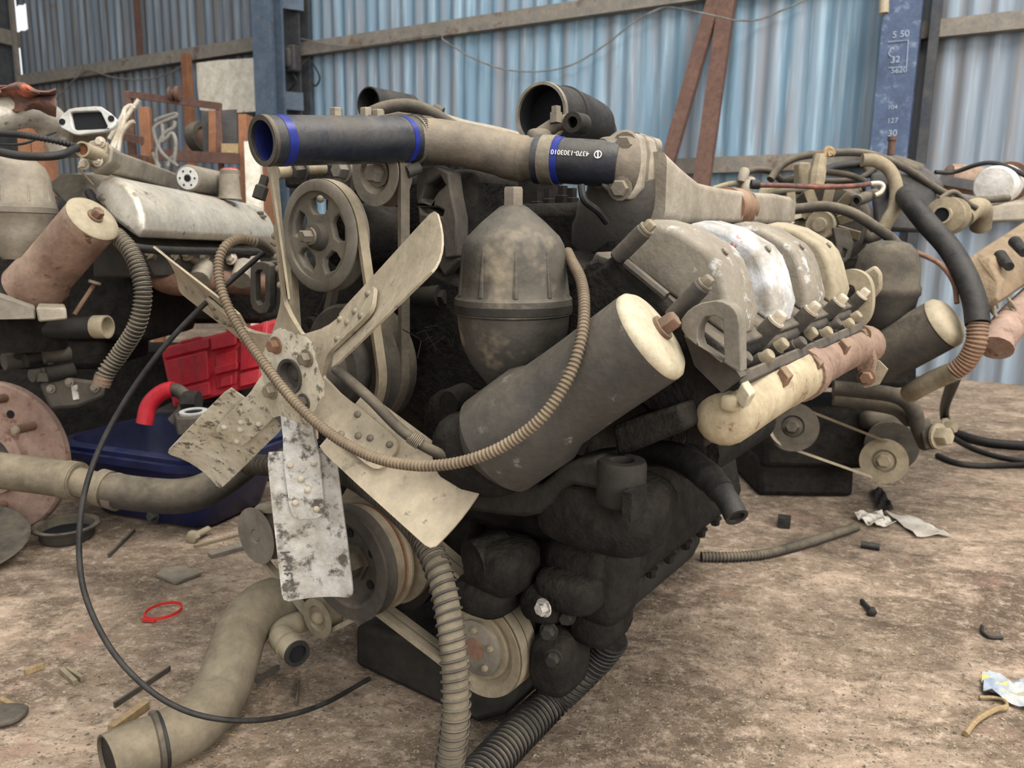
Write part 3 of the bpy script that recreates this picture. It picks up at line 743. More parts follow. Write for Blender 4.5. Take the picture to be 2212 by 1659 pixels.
g = G().tube(resample([q0, q1], .008), [.034 if i % 2 else .037 for i in range(len(resample([q0, q1], .008)))], 20); ep('duct_coupling', g, 'rust_bolt', duct)
ep('duct_rear', G().loft([rectloop(P(x, y, d), dl*a, du*b_) for x, y, d, a, b_ in ((1598, 450, 1.48, .03, .029), (1640, 452, 1.58, .034, .031), (1676, 456, 1.68, .034, .03), (1690, 460, 1.72, .028, .024))]), 'cast_alu', duct, ang=45)
g = G()
for x, d in ((1440, 1.22), (1478, 1.27), (1545, 1.4), (1610, 1.52), (1688, 1.7)): g.tube([P(x, 478, d), P(x+6, 492, d)], [.014, .026], 10)
ep('duct_feet', g, 'cast_alu', duct)
# intake elbow seen beyond the bell
ep('intake_elbow', G().tube(spline([P(1225, 560, 1.3), P(1240, 500, 1.3), P(1290, 478, 1.32), P(1340, 480, 1.36)], 6), .042, 20), 'rust_bolt')
ep('intake_boot', G().tube(spline([P(1190, 575, 1.22), P(1235, 590, 1.24), P(1290, 605, 1.26)], 4), .05, 18), 'dark_iron')
# big air hose on top
b0 = P(1168, 246, 1.30)
bh = spline([b0, b0+AX*.05, b0+AX*.11, b0+AX*.17-UX*.008], 4)
air = ep('air_hose', G().pipe(bh, [.0505, .052, .0515, .051, .051, .052, .052, .051, .05, .05, .05, .05, .049], .004, 40, deep=6), 'rubber')
ep('hose_lip', G().ring(b0, AX, [(.0465, -.002), (.0515, -.002), (.0525, .004), (.0465, .004)], 40), 'steel_band', air)
ep('hose_bead', G().ring(b0+AX*.062, AX, [(.050, 0), (.0545, .002), (.0545, .009), (.050, .011)], 40), 'rubber', air)
ep('hose_bore', G().pipe([b0+AX*t for t in (.004, .04, .08, .1)], .0469, .001, 30, deep=2), 'dark_in', air)  # black liner: the shade inside the open hose, put into colour
vb = P(1200, 268, 1.19)
va = ep('drain_valve', G().tube([P(1165, 292, 1.2), P(1205, 266, 1.19), P(1232, 263, 1.18)], .012, 12), 'pipe_steel')
ep('valve_nut', G().lathe(P(1201, 262, 1.18), UP, [(.0105, -.004), (.0105, .012), (.008, .013), (.008, .022)], 6), 'pipe_steel', va)
ep('valve_port', G().pipe([P(1236, 264, 1.165), P(1258, 268, 1.2)], .0155, .007, 20, deep=1), 'black_iron', va)
ep('valve_bracket', G().blob(P(1165, 298, 1.2), RT*.02, UP*.012, FW*.02), 'pipe_steel', va)
ep('second_bead', G().ring(P(1285, 290, 1.5), AX, [(.03, 0), (.042, .003), (.042, .012), (.03, .016)], 30), 'rubber', air)
# rear left pipe and small hose
pr = P(796, 224, 1.55)
bp2 = ep('breather_pipe', G().pipe([pr, pr+AX*.06, pr+AX*.12], .033, .003, 28, deep=1), 'rubber')
ep('breather_bore', G().tube([pr+AX*.04, pr+AX*.1], .0295, 24), 'dark_in', bp2)
ep('crossover_hose', G().tube(spline([P(798, 246, 1.45), P(835, 232, 1.46), P(885, 228, 1.47), P(930, 243, 1.5), P(975, 270, 1.53), P(1010, 288, 1.55)], 6), .0125, 14), 'rubber_dusty')
ep('balance_pipe', G().tube(spline([P(940, 262, 1.62), P(1000, 280, 1.66), P(1060, 292, 1.7), P(1112, 304, 1.74)], 4), .021, 18), 'cast_alu')
ep('pipe_knob', G().tube([P(935, 236, 1.6), P(955, 246, 1.6)], .014, 10), 'dark_iron')
tp = [(715, 252), (780, 246), (830, 246), (860, 240), (930, 250), (960, 262), (960, 300), (880, 300), (715, 260)]
ep('top_plate', G().prism([P(x, y, 1.42) for x, y in tp], FW*.05), 'dark_iron', bev=.004)
for x, y in ((727, 246), (792, 246), (818, 250)):
    ep('plate_bolt', G().lathe(P(x, y+6, 1.43), UX, [(.012, 0), (.012, .014), (.0095, .016)], 6), 'steel_bolt')
# inner dark castings seen between bell, pipe and pulleys
ep('injection_pump', G().box(P(1010, 400, 1.45), LX*.11, AX*.16, UX*.06), 'grime', bev=.015)
ep('pump_barrel', G().tube([P(955, 392, 1.3), P(1075, 395, 1.42)], .034, 18), 'dark_iron')
ep('pump_rod', G().tube([P(1010, 398, 1.25), P(1025, 398, 1.25)], .006, 8), 'steel_bolt')
br = [(900, 362), (935, 356), (968, 372), (975, 420), (985, 470), (985, 555), (960, 560), (955, 500), (905, 490), (898, 430)]
brh = [[(908, 432), (930, 440), (945, 415), (962, 400), (950, 380), (918, 400)][::-1], [(905, 448), (945, 448), (958, 455), (955, 468), (910, 460)][::-1]]
ep('pump_bracket', G().holed([EA(x, y, .19) for x, y in br], [[EA(x, y, .19) for x, y in h] for h in brh], AX*.03), 'dark_iron', bev=.003)
ep('bracket_arm', G().prism([EA(x, y, .2) for x, y in ((905, 440), (940, 455), (990, 560), (960, 600), (905, 510))], AX*.02), 'dark_iron', bev=.004)
ep('injector_pipe', G().tube(spline([P(870, 1.0*420, 1.42), P(930, 430, 1.42), P(1000, 425, 1.4), P(1060, 440, 1.38)], 4), .005, 8), 'dark_iron')
ep('front_housing', G().box(EN(.30, -.02, .20), LX*.17, AX*.07, UX*.10), 'grime', bev=.02)
ep('rear_valley', G().box(EN(.62, .1, .17), LX*.26, AX*.3, UX*.08), 'grime', bev=.02)
for i, (x, y) in enumerate(((1185, 432), (1215, 425), (1235, 430), (1160, 438))):
    ep('fuel_fitting', G().lathe(P(x, y+22, 1.28), UX, [(.013, 0), (.013, .018), (.009, .019), (.009, .034)], 6), 'black_iron')
ep('dipstick', G().tube([P(968, 560, 1.18), P(1005, 520, 1.2)], .003, 6), 'steel_bolt')
# side branch left of the bell
ep('oil_line', G().tube([P(895, 640, 1.25), P(960, 640, 1.2)], .021, 16), 'black_iron')
ep('oil_union', G().lathe(P(945, 640, 1.21), P(985, 642, 1.17)-P(945, 640, 1.21), [(.016, 0), (.016, .012), (.0125, .013), (.0125, .03)], 6), 'black_iron')
ep('lower_casting', G().blob(EN(.22, .2, -.12), LX*.13, AX*.05, UX*.09, .6), 'grime')
ep('filter_seat', G().blob(P(1050, 975, 1.02), LX*.07, AX*.06, UX*.055, .7), 'grime')
ep('casting_boss', G().lathe(P(975, 870, 1.12), -AX, [(.025, -.03), (.022, .0), (.018, .006)], 18), 'grime')
g = G()
for k in range(14):
    p0 = P(905+random.random()*90, 700+random.random()*70, 1.14+random.random()*.05)
    g.tube([p0, p0+V((random.uniform(-.03, .03), random.uniform(-.02, .02), random.uniform(-.03, .03)))], .0008, 5)
ep('linkage', g, 'grime')['kind'] = 'stuff'

ep('vent_pipe', G().tube(PX([(598, 372, 1.3), (650, 366, 1.33), (700, 362, 1.36)]), .012, 12), 'dusty_beige')
ep('pipe_nut', G().hexb(P(655, 366, 1.32), P(600, 372, 1.29)-P(655, 366, 1.32), .016, .02), 'dark_iron')
ep('sensor', G().lathe(P(566, 405, 1.3), UP+RT*.3, [(.012, -.02), (.012, .0), (.008, .004), (.008, .02)], 8), 'black_iron')
ep('rear_bracket', G().box(P(700, 372, 1.5), LX*.06, AX*.05, UX*.03), 'grime', bev=.006)
# ---------------------------------------------------------------- fan
TH = math.radians(36)
fan = ep('fan', G().ring(EO, AX, [(.022, -.004), (.066, -.004), (.072, -.002), (.072, .002), (.066, .005), (.022, .005)], 40), 'fan_bare')
ep('hub_cup', G().ring(EO-AX*.001, AX, [(.0165, .012), (.0215, -.006), (.026, -.007), (.026, .004), (.02, .02)], 32), 'dark_iron', fan)
ep('hub_centre', G().lathe(EO+AX*.012, -AX, [(.018, -.002), (.017, .002), (.012, .003), (.0085, .008), (.006, .009)], 24), 'dark_iron', fan)
ep('hub_boss', G().lathe(EO+AX*.005, AX, [(.045, 0), (.045, .06), (.06, .065), (.06, .11)], 28), 'dark_iron', fan)
for x, y, mm in ((597, 746, 'rust_bolt'), (664, 774, 'steel_bolt'), (588, 844, 'steel_bolt'), (657, 869, 'dark_iron')):
    ep('hub_bolt', G().hexb(EA(x, y, -.004), -AX, .0098, .013), mm, fan)
def blade_frame(ph):
    r = LX*math.cos(ph)+UX*math.sin(ph); t = LX*math.sin(ph)-UX*math.cos(ph)
    return r, t
def strip(rows, th):
    """rows: list of lists of points; solid sheet of thickness th"""
    n = len(rows); m = len(rows[0]); P3 = [[V(p) for p in r] for r in rows]; vs = []; fs = []
    nr = []
    for i in range(n):
        for j in range(m):
            a = P3[min(i+1, n-1)][j]-P3[max(i-1, 0)][j]; b = P3[i][min(j+1, m-1)]-P3[i][max(j-1, 0)]
            nr.append(a.cross(b).normalized())
    for s_ in (.5, -.5):
        for i in range(n):
            for j in range(m): vs.append(P3[i][j]+nr[i*m+j]*th*s_)
    o = n*m
    for i in range(n-1):
        for j in range(m-1):
            q = [i*m+j, i*m+j+1, (i+1)*m+j+1, (i+1)*m+j]; fs.append(q); fs.append([k+o for k in q])
    bd = [j for j in range(m)]+[i*m+m-1 for i in range(1, n)]+[(n-1)*m+j for j in range(m-2, -1, -1)]+[i*m for i in range(n-2, 0, -1)]
    for a, b in zip(bd, bd[1:]+bd[:1]): fs.append([a, b, b+o, a+o])
    return G().add(vs, fs)
names = ['fan_paint', 'fan_paint', 'fan_paint', 'alu_worn', 'fan_bare', 'fan_paint']
for i in range(6):
    ph = math.radians(95-60*i); r, t = blade_frame(ph)
    def tw(rr): return TH*min(1, max(0, (rr-.062)/.05))
    def wv(rr): a = tw(rr); return t*math.cos(a)-AX*math.sin(a)
    def nv(rr): a = tw(rr); return -(t*math.sin(a)+AX*math.cos(a))
    mm = names[i]
    # spider arm
    rows = []
    for rr, lo, hi in ((.045, -.036, .036), (.06, -.035, .035), (.075, -.030, .030), (.09, -.026, .026), (.105, -.0255, .0255), (.12, -.0265, .0265), (.15, -.0265, .0265), (.19, -.026, .026), (.205, -.024, .024), (.212, -.020, .020), (.2155, -.013, .013)):
        rows.append([EO+r*rr+wv(rr)*(lo+(hi-lo)*k/4) for k in range(5)])
    ep('spider_arm', strip(rows, .006), mm, fan)
    # blade
    rows = []; R1 = .345
    for rr, lo, hi in ((.112, -.047, .05), (.13, -.05, .053), (.2, -.052, .054), (.26, -.054, .054), (.31, -.055, .054), (R1-.012, -.055, .054), (R1-.004, -.053, .052), (R1, -.047, .046)):
        row = []
        for k in range(7):
            f = lo+(hi-lo)*k/6
            cam_ = .010*(1-(f/.055)**2)-.006
            row.append(EO+r*rr+wv(.3)*f-nv(.3)*(.0062+cam_*(rr-.1)/.2))
        rows.append(row)
    bl = ep('blade', strip(rows, .0032), mm, fan)
    for rr, f in ((.132, -.0175), (.132, .0175), (.155, .004), (.172, -.004), (.19, .0165), (.202, -.014)):
        ep('rivet', G().lathe(EO+r*rr+wv(.3)*f+nv(.3)*.003, nv(.3), [(.0053, 0), (.0048, .002), (.003, .0038), (.001, .0043)], 10), 'steel_bolt' if i not in (3, 4) else 'fan_bare', fan)
    if i == 3:
        word('stamped_number', '238 H', .022, EO+r*.292+wv(.3)*.041+nv(.3)*-.0012, -r, wv(.3), MT['stamp'], bl)
# ---------------------------------------------------------------- belts and pulleys
def hull(pts):
    pts = sorted(set((round(a, 5), round(b, 5)) for a, b in pts))
    def half(ps):
        h = []
        for p in ps:
            while len(h) > 1 and (h[-1][0]-h[-2][0])*(p[1]-h[-2][1])-(h[-1][1]-h[-2][1])*(p[0]-h[-2][0]) <= 0: h.pop()
            h.append(p)
        return h
    a = half(pts); b = half(pts[::-1]); return a[:-1]+b[:-1]
def belt(name, a, circles, hw, th, m, pt=None):
    pts = []
    for l, u, R in circles:
        for k in range(64): q = 2*math.pi*k/64; pts.append((l+R*math.cos(q), u+R*math.sin(q)))
    h = hull(pts); n = len(h); c = (sum(p[0] for p in h)/n, sum(p[1] for p in h)/n)
    vs = []; fs = []
    for i in range(n):
        p, q = V(h[i-1]), V(h[(i+1) % n]); d = V((q-p)).normalized(); nn = V((d.y, -d.x))
        for s_, e_ in ((-hw, 0), (hw, 0), (hw*.75, -th), (-hw*.75, -th)):
            vs.append((pt or EN)(a+s_, h[i][0]+nn.x*e_, h[i][1]+nn.y*e_))
    for i in range(n):
        j = (i+1) % n
        for k in range(4): l = (k+1) % 4; fs.append([i*4+k, i*4+l, j*4+l, j*4+k])
    return ep(name, G().add(vs, fs), m, ang=50)
def pulley(name, c, R, wd, grooves, mf, mg, front=None, par=None, ax=None):
    """front face at c (towards -AX), V grooves along the rim"""
    ax = ax or AX
    prof = list(front or [(.012, 0)]) + [(R, 0)]
    n = grooves; h = 0.002; step = (wd-.004)/n
    for k in range(n):
        prof += [(R, h), (R-.012, h+step*.4), (R-.012, h+step*.6), (R, h+step)]; h += step
    prof += [(R, wd), (R*.5, wd)]
    return build(name, G().lathe(c, ax, prof, 48), MT[mf], par or ENG, ang=30)
# crank damper
cl, cu = -.007, -.33
dm = pulley('crank_damper', EN(.088, cl, cu), .0955, .026, 1, 'dark_iron', None, [(.02, .022), (.062, .022), (.066, .012), (.069, .003), (.074, 0)])
ep('crank_bolt', G().lathe(EN(.104, cl, cu), -AX, [(.034, -.006), (.034, 0), (.027, .001), (.027, .022), (.024, .025)], 6), 'rubber_dusty', dm)
for k in range(5):
    a = 2*math.pi*k/5+.5
    ep('damper_hole', G().lathe(EN(.1085, cl+.048*math.cos(a), cu+.048*math.sin(a)), -AX, [(.008, -.002), (.008, .0005)], 12), 'dark_in', dm)
ep('belt_groove', G().lathe(EN(.114, cl, cu), AX, [(.085, 0), (.078, .010), (.078, .014), (.086, .024), (.09, .026)], 44), 'orange_rust', dm)
ep('rear_sheave', G().lathe(EN(.14, cl, cu), AX, [(.094, 0), (.098, .004), (.098, .008), (.084, .018), (.098, .03), (.1, .034)], 44), 'dusty_beige', dm)
ep('flywheel_disc', G().lathe(EN(.176, cl, cu), AX, [(.11, 0), (.118, .004), (.118, .02), (.10, .024)], 48), 'black_iron', dm)
# big sheave behind
ep('upper_sheave', G().lathe(EN(.16, cl+.01, cu+.02), AX, [(.10, 0), (.112, .002), (.112, .012), (.10, .02)], 44), 'dusty_beige')
# tensioners
l1, u1 = lu(552, 1158, .112); l2, u2 = lu(684, 1336, .112)
t1 = pulley('tensioner_pulley', EN(.112, l1, u1), R_at(63, 552, 1158, .112), .03, 1, 'grey_iron', None, [(.003, -.001), (.0105, -.0005), (.0115, .001), (.0135, -.001)])
ep('sheave_groove', G().ring(EN(.127, l1, u1), AX, [(.036, -.008), (.04, -.008), (.034, 0), (.04, .009), (.036, .009)], 36), 'orange_rust', t1)
t2 = pulley('idler_pulley', EN(.112, l2, u2), R_at(45, 684, 1336, .112), .028, 1, 'dusty_beige', None, [(.012, .006), (.016, .006), (.021, .005), (.024, 0)])
ep('idler_cap', G().lathe(EN(.12, l2, u2), -AX, [(.0125, -.004), (.012, .008), (.009, .013), (.004, .0155)], 20), 'dusty_beige', t2)
ep('tensioner_arm', G().beam(EN(.15, l1, u1), EN(.19, cl-.05, cu+.05), AX, .012, .018), 'grime')
belt('accessory_belt', .127, [(cl, cu, .09), (l1, u1, R_at(56, 552, 1158, .112)), (l2, u2, R_at(41, 684, 1336, .112))], .0085, .008, 'belt')
# compressor pulley and its pair of belts
cl3, cu3 = lu(1024, 1404, .125)
RC = R_at(113, 1024, 1404, .125)
cp_ = pulley('compressor_pulley', EN(.133, cl3, cu3), RC, .046, 2, 'dusty_beige', None, [(.04, .004), (.052, .004), (.055, .010), (.06, .010), (.064, .003), (.072, .001)])
ep('hub_plate', G().lathe(EN(.136, cl3, cu3), -AX, [(.044, -.004), (.044, .006), (.041, .008), (.014, .008)], 36), 'grey_iron', cp_)
ep('hub_label', G().lathe(EN(.1278, cl3-.002, cu3), -AX, [(.017, -.002), (.017, .0012)], 28), 'rust', cp_)
for k in range(5):
    a = 2*math.pi*k/5+.35
    ep('hub_rivet', G().lathe(EN(.128, cl3+.0315*math.cos(a), cu3+.0315*math.sin(a)), -AX, [(.0058, -.001), (.0055, .004), (.003, .006)], 12), 'dusty_beige', cp_)
for aa in (.146, .165):
    belt('drive_belt', aa, [(cl, cu, .0995), (cl3, cu3, RC+.0015)], .0085, .009, 'belt')
# compressor body
ax2 = EN(.172, cl3, cu3)
comp = ep('compressor', G().lathe(ax2, AX, [(.05, -.01), (.066, 0), (.066, .03), (.055, .04), (.055, .09), (.064, .095), (.064, .135), (.05, .145)], 28), 'grime')
ep('end_flange', G().lathe(ax2+AX*.05, AX, [(.07, 0), (.07, .014)], 8), 'black_iron', comp)
for k in range(6):
    a = 2*math.pi*k/6
    ep('flange_bolt', G().hexb(ax2+AX*.05+(LX*math.cos(a)+UX*math.sin(a))*.06, -AX, .0085, .012), 'black_iron', comp)
for x, y, dx, dd_, sx, sy, e_ in ((1085, 1215, 0, 1.12, .05, .04, .6), (1060, 1275, 0, 1.14, .045, .03, .6), (1130, 1190, 0, 1.2, .04, .04, .6), (1265, 1205, 0, 1.12, .05, .035, .5), (1240, 1265, 0, 1.10, .05, .03, .6), (1315, 1250, 0, 1.12, .035, .06, .5), (1190, 1290, 0, 1.12, .035, .03, .7), (1300, 1320, 0, 1.15, .035, .045, .5)):
    q = P(x, y, dd_); ep('casting_lump', G().blob(q, LX*sx, AX*.05, UX*sy, e_), 'grime', comp)
ep('port_stub', G().tube([P(1020, 1215, 1.10), P(1090, 1190, 1.13)], .032, 16), 'grime', comp)
ep('hose_stub', G().tube(spline([P(1330, 1215, 1.12), P(1335, 1260, 1.13), P(1325, 1330, 1.18)], 4), [.012, .03], 14), 'grime', comp)
ep('bright_bolt', G().hexb(P(1176, 1312, 1.06), -AX-LX*.2, .010, .012), 'alu_worn', comp)
for x, y in ((1186, 1362), (1196, 1420), (1225, 1330)):
    ep('case_bolt', G().hexb(P(x, y, 1.09), -AX+LX*.3, .010, .014), 'black_iron', comp)
ep('case_foot', G().blob(P(1210, 1420, 1.16), LX*.035, AX*.05, UX*.05, .6), 'grime', comp)
# --- upper pulleys
lp, up_ = lu(683, 510, .07); RP = R_at(120, 683, 510, .07)
holes = []
for k in range(5):
    a0 = 2*math.pi*k/5+.25; lp_ = []
    for rr, da in ((.034, -.32), (.034, .32), (.044, .42), (.056, .36), (.058, 0), (.056, -.36), (.044, -.42)):
        lp_.append(EN(.075, lp+rr*math.cos(a0+da), up_+rr*math.sin(a0+da)))
    holes.append(lp_[::-1])
outer = [EN(.075, lp+.074*math.cos(2*math.pi*k/40), up_+.074*math.sin(2*math.pi*k/40)) for k in range(40)]
pu = ep('spoked_pulley', G().holed(outer, holes, AX*.012), 'pulley_grey', bev=.0025)
ep('pulley_rim', G().ring(EN(.07, lp, up_), AX, [(.066, 0), (RP-.004, 0), (RP, .003), (RP, .006), (RP-.01, .016), (RP, .026), (RP, .03), (.068, .03)], 52), 'pulley_grey', pu)
ep('pulley_hub', G().lathe(EN(.06, lp, up_), AX, [(.012, 0), (.019, .004), (.022, .014), (.024, .03)], 24), 'dark_iron', pu)
ep('pulley_nut', G().hexb(EN(.06, lp, up_), -AX, .0095, .018), 'grey_iron', pu)
ep('rim_bolt', G().ball(EA(692, 430, .066), .0055, n=10, m=6), 'grey_iron', pu)
ep('pulley_back', G().lathe(EN(.12, lp, up_), AX, [(.05, 0), (.05, .1)], 24), 'grime', pu)
lq, uq = lu(809, 374, .12); RQ = R_at(70, 809, 374, .12)
pq = pulley('idler_wheel', EN(.12, lq, uq), RQ, .03, 1, 'grey_iron', None, [(.012, .012), (.022, .012), (.028, .004), (.03, 0)])
ep('wheel_bolt', G().hexb(EN(.132, lq, uq), -AX, .0145, .022), 'pulley_grey', pq)
ep('side_bolt', G().hexb(P(745, 368, 1.28), -AX, .015, .02), 'pulley_grey')
# fan drive sheave behind the fan
fs_ = ep('fan_drive_sheave', G().lathe(EN(.1, 0, 0), AX, [(.06, 0), (.092, .0), (.097, .004), (.087, .015), (.097, .026), (.087, .037), (.097, .048), (.097, .06), (.06, .065)], 48), 'rubber_dusty')
belt('generator_belt', .086, [(lp, up_, RP+.001), (.0, .0, .098)], .0085, .008, 'belt')
belt('idler_belt', .134, [(lq, uq, RQ+.001), (.0, .0, .098)], .009, .009, 'belt_dark')
# slotted bracket left of the fan
sl = [(545, 590), (552, 572), (566, 564), (578, 566), (590, 580), (600, 660), (598, 690), (585, 700), (562, 668), (552, 676), (545, 660)]
so = circ((0, 0, 0), (1, 0, 0), (0, 1, 0), 12)
outer = [EA(562+21*math.cos(q), 575+10*math.sin(q), .13) for q in [math.pi+math.pi*k/8 for k in range(9)]]+[EA(583, 660, .13), EA(576, 676, .13), EA(560, 678, .13), EA(546, 668, .13), EA(540, 650, .13)]
inner = [EA(x, y, .13) for x, y in ((551, 590), (557, 583), (566, 583), (572, 590), (572, 650), (566, 657), (558, 658), (552, 650))]
ep('slotted_bracket', G().holed(outer, [inner], AX*.012), 'dark_iron', bev=.002)
ep('bracket_plate', G().prism([EA(x, y, .145) for x, y in ((575, 565), (605, 560), (625, 690), (600, 700), (585, 640))], AX*.02), 'dark_iron', bev=.004)
# --- mounting arm with eye
ma = [(1005, 1035), (1060, 1045), (1120, 1052), (1168, 1046), (1192, 1024), (1215, 1003), (1245, 993), (1285, 989), (1300, 1010), (1300, 1062), (1270, 1055), (1235, 1049), (1212, 1060), (1190, 1090), (1165, 1112), (1130, 1119), (1080, 1114), (1005, 1104)]
ae = ep('mount_arm', G().prism([EA(x, y, .10) for x, y in ma], AX*.07), 'black_iron', bev=.008, seg=3)
ec = EN(.135, 0, 0); q = EA(1343, 1010, .12)
ep('mount_eye', G().ring(q-UX*.045, UX, [(.0145, .0), (.029, 0), (.031, .006), (.031, .05), (.029, .055), (.016, .055), (.0145, .052)], 28), 'black_iron', ae)
ep('arm_root', G().blob(EA(1310, 1095, .17), LX*.09, AX*.07, UX*.05, .55), 'grime', ae)
ep('arm_clip', G().box(EA(1371, 1085, .10), LX*.006, AX*.02, UX*.018), 'grime', ae)
ep('arm_back', G().box(EN(.27, .22, -.2), LX*.12, AX*.08, UX*.05), 'grime', ae, bev=.015)
# --- black elbow hose with cut end
eh = spline([P(1592, 1118, .93), P(1570, 1078, .95), P(1535, 1035, .98), P(1490, 1000, 1.02), P(1440, 982, 1.06), P(1385, 985, 1.1), P(1330, 1000, 1.15)], 6)
el = ep('heater_hose', G().pipe(eh, [.0145]*8+[.0165]*8+[.0185]*30, .0045, 24, deep=12), 'rubber')
eh2 = [.0145]*8
ep('sleeve', G().tube(eh[8:], [.0175]*4+[.0195]*(len(eh)-12), 22), 'rubber', el)
ep('hose_bore', G().tube([eh[0]+(eh[2]-eh[0])*.4, eh[3]], .0102, 16), 'dark_in', el)
# fuel pipe across the front
ep('fuel_line', G().tube(spline([P(724, 796, 1.03), P(796, 858, 1.01), P(866, 928, .995), P(932, 972, .99), P(1010, 998, 1.0), P(1100, 1003, 1.03), P(1210, 1000, 1.06)], 6), .0072, 12), 'rubber_dusty')
ep('spring_sleeve', G().tube(helix(resample([P(886, 942, .985), P(910, 959, .985)], .0005), .0088, .0024, 10), .0011, 5), 'steel_bolt')
# lower rear bits under the manifold
ep('starter', G().tube([EN(.62, .36, -.2), EN(.95, .36, -.2)], .055, 22), 'grime')
ep('starter_nose', G().tube([EN(.50, .37, -.13), EN(.7, .37, -.13)], .03, 16), 'grime')
ep('side_box', G().box(EN(.72, .44, -.05), AX*.05, LX*.03, UX*.1), 'grime', bev=.008)
ep('side_bolt_block', G().box(EA(1515, 935, .25), LX*.014, AX*.02, UX*.014), 'black_iron', bev=.003)
ep('head_lower_rail', G().prism([EN(.12, l, u) for l, u in ((.46, -.03), (.55, .01), (.56, -.02), (.47, -.07))], AX*.35), 'grime', bev=.006)
ep('dip_rod', G().tube([P(1487, 800, .95), P(1520, 835, .96)], .0028, 6), 'steel_bolt')
# ================================================================ left: second engine and the heap around it
LE = thing('truck_engine', 'second dusty engine with long silver rocker cover and copper canister, left of fan', 'engine', V((-1.0, 2.1, 0)))
def lp(name, g, m, par=None, **k): return build(name, g, mt(m), par or LE, **k)
PT = lambda L_: [P(*q) for q in L_]
# block down to the floor
def boxpx(x0, y0, x1, y1, d0, d1, zmin=None):
    q = [P(x0, y0, d0), P(x1, y0, d0), P(x1, y1, d0), P(x0, y1, d0)]
    if zmin is not None:
        for k in (2, 3): q[k].z = zmin
    h = V((FW.x, FW.y, 0)).normalized()*(d1-d0)
    return G().loft([q, [p+h for p in q]])
lp('cylinder_block', boxpx(-60, 540, 330, 738, 2.1, 2.4), 'grime', bev=.02)
lp('sump', boxpx(-60, 730, 225, 800, 2.12, 2.4), 'grime', bev=.02)
lp('block_rear', boxpx(330, 545, 570, 700, 2.62, 2.9), 'grime', bev=.02)
lp('crankcase_foot', boxpx(-60, 760, 520, 900, 2.72, 3.0, .0), 'grime')
lp('cylinder_head', G().loft([PT([(195, 430, 1.86), (265, 520, 1.82), (300, 545, 1.82), (330, 600, 1.9), (200, 600, 2.0)]), PT([(540, 470, 2.5), (575, 520, 2.44), (590, 545, 2.4), (600, 600, 2.4), (520, 600, 2.6)])]), 'dark_iron', bev=.008)
n_ = [(207, 428, 1.80), (209, 405, 1.80), (222, 388, 1.80), (244, 381, 1.80), (272, 392, 1.775), (300, 428, 1.755), (313, 465, 1.745), (314, 497, 1.745), (300, 514, 1.75), (255, 480, 1.77)]
f_ = [(520, 485, 2.50), (522, 462, 2.50), (532, 447, 2.50), (548, 442, 2.50), (566, 450, 2.46), (583, 470, 2.43), (593, 492, 2.41), (595, 512, 2.41), (588, 526, 2.41), (555, 505, 2.45)]
N_ = PT(n_); F_ = PT(f_); c0 = sum(N_, V())/10; c1 = sum(F_, V())/10
lo = [[c0+(p-c0)*.8+(c0-c1).normalized()*.012 for p in N_], [c0+(p-c0)*.94+(c0-c1).normalized()*.004 for p in N_], N_] + [[a.lerp(b, t) for a, b in zip(N_, F_)] for t in (.08, .5, .92)] + [F_]
rc_ = lp('rocker_cover', G().loft(lo), 'silver_cover', ang=60, bev=.008, seg=3)
for x, y, d in ((326, 419, 1.95), (414, 437, 2.1), (501, 450, 2.28), (563, 463, 2.4)):
    q = P(x, y, d-.03); nn = (UP*.9-FW*.35).normalized()
    lp('cover_bolt', G().lathe(q-nn*.01, nn, [(.017, 0), (.017, .006), (.010, .008), (.010, .018), (.007, .02)], 10), 'dark_iron', rc_)
lp('cover_gasket', G().tube(spline(PT([(192, 415, 1.83), (215, 452, 1.79), (262, 516, 1.75), (300, 536, 1.74), (400, 542, 1.92), (500, 543, 2.15), (592, 546, 2.38)]), 5), .010, 10), 'rubber', rc_)
# bell and canister
bq = P(38, 440, 1.72); H_ = lambda y: (P(38, y, 1.72)-bq).dot(Z3)
bl_ = lp('centrifuge_bell', G().lathe(bq, Z3, [(pxm(r, 1.72), H_(y)) for y, r in ((338, 22), (345, 40), (362, 58), (385, 66), (430, 70), (441, 74), (452, 74), (464, 74), (468, 71), (500, 68), (530, 55), (560, 38))], 36), 'cast_alu')
lp('band', G().ring(P(38, 454, 1.72), Z3, [(.076, -.008), (.079, -.006), (.079, .006), (.076, .008)], 36), 'grey_iron', bl_)
for k in range(9):
    a = 2*math.pi*k/9; dr = V((math.cos(a), math.sin(a), 0))
    lp('rib', G().tube([bq+Z3*H_(385)+dr*.066, bq+Z3*H_(436)+dr*.072], [.002, .004], 7), 'cast_alu', bl_)
c1_, c2_ = P(203, 470, 1.62), P(70, 625, 1.72); cd = (c2_-c1_).normalized(); CLn = (c2_-c1_).length
cn = lp('oil_filter', G().lathe(c1_, cd, [(.052, .002), (.055, .008), (.055, .03), (.056, CLn*.8), (.062, CLn*.85), (.064, CLn), (.04, CLn+.01)], 36), 'copper_can')
lp('filter_cap', G().lathe(c1_, cd, [(.01, -.004), (.04, -.003), (.052, 0), (.0555, .004), (.054, .009)], 36), 'cover_beige', cn)
lp('cap_nut', G().hexb(c1_-cd*.004, -cd, .012, .02), 'rust_bolt', cn)
lp('filter_seat', G().lathe(P(60, 640, 1.74), Z3, [(.07, -.12), (.085, 0), (.06, .03)], 20), 'grime')
lp('rubber_boot', G().blob(P(118, 465, 1.85), RT*.03, FW*.04, UP*.045, .8), 'rubber')
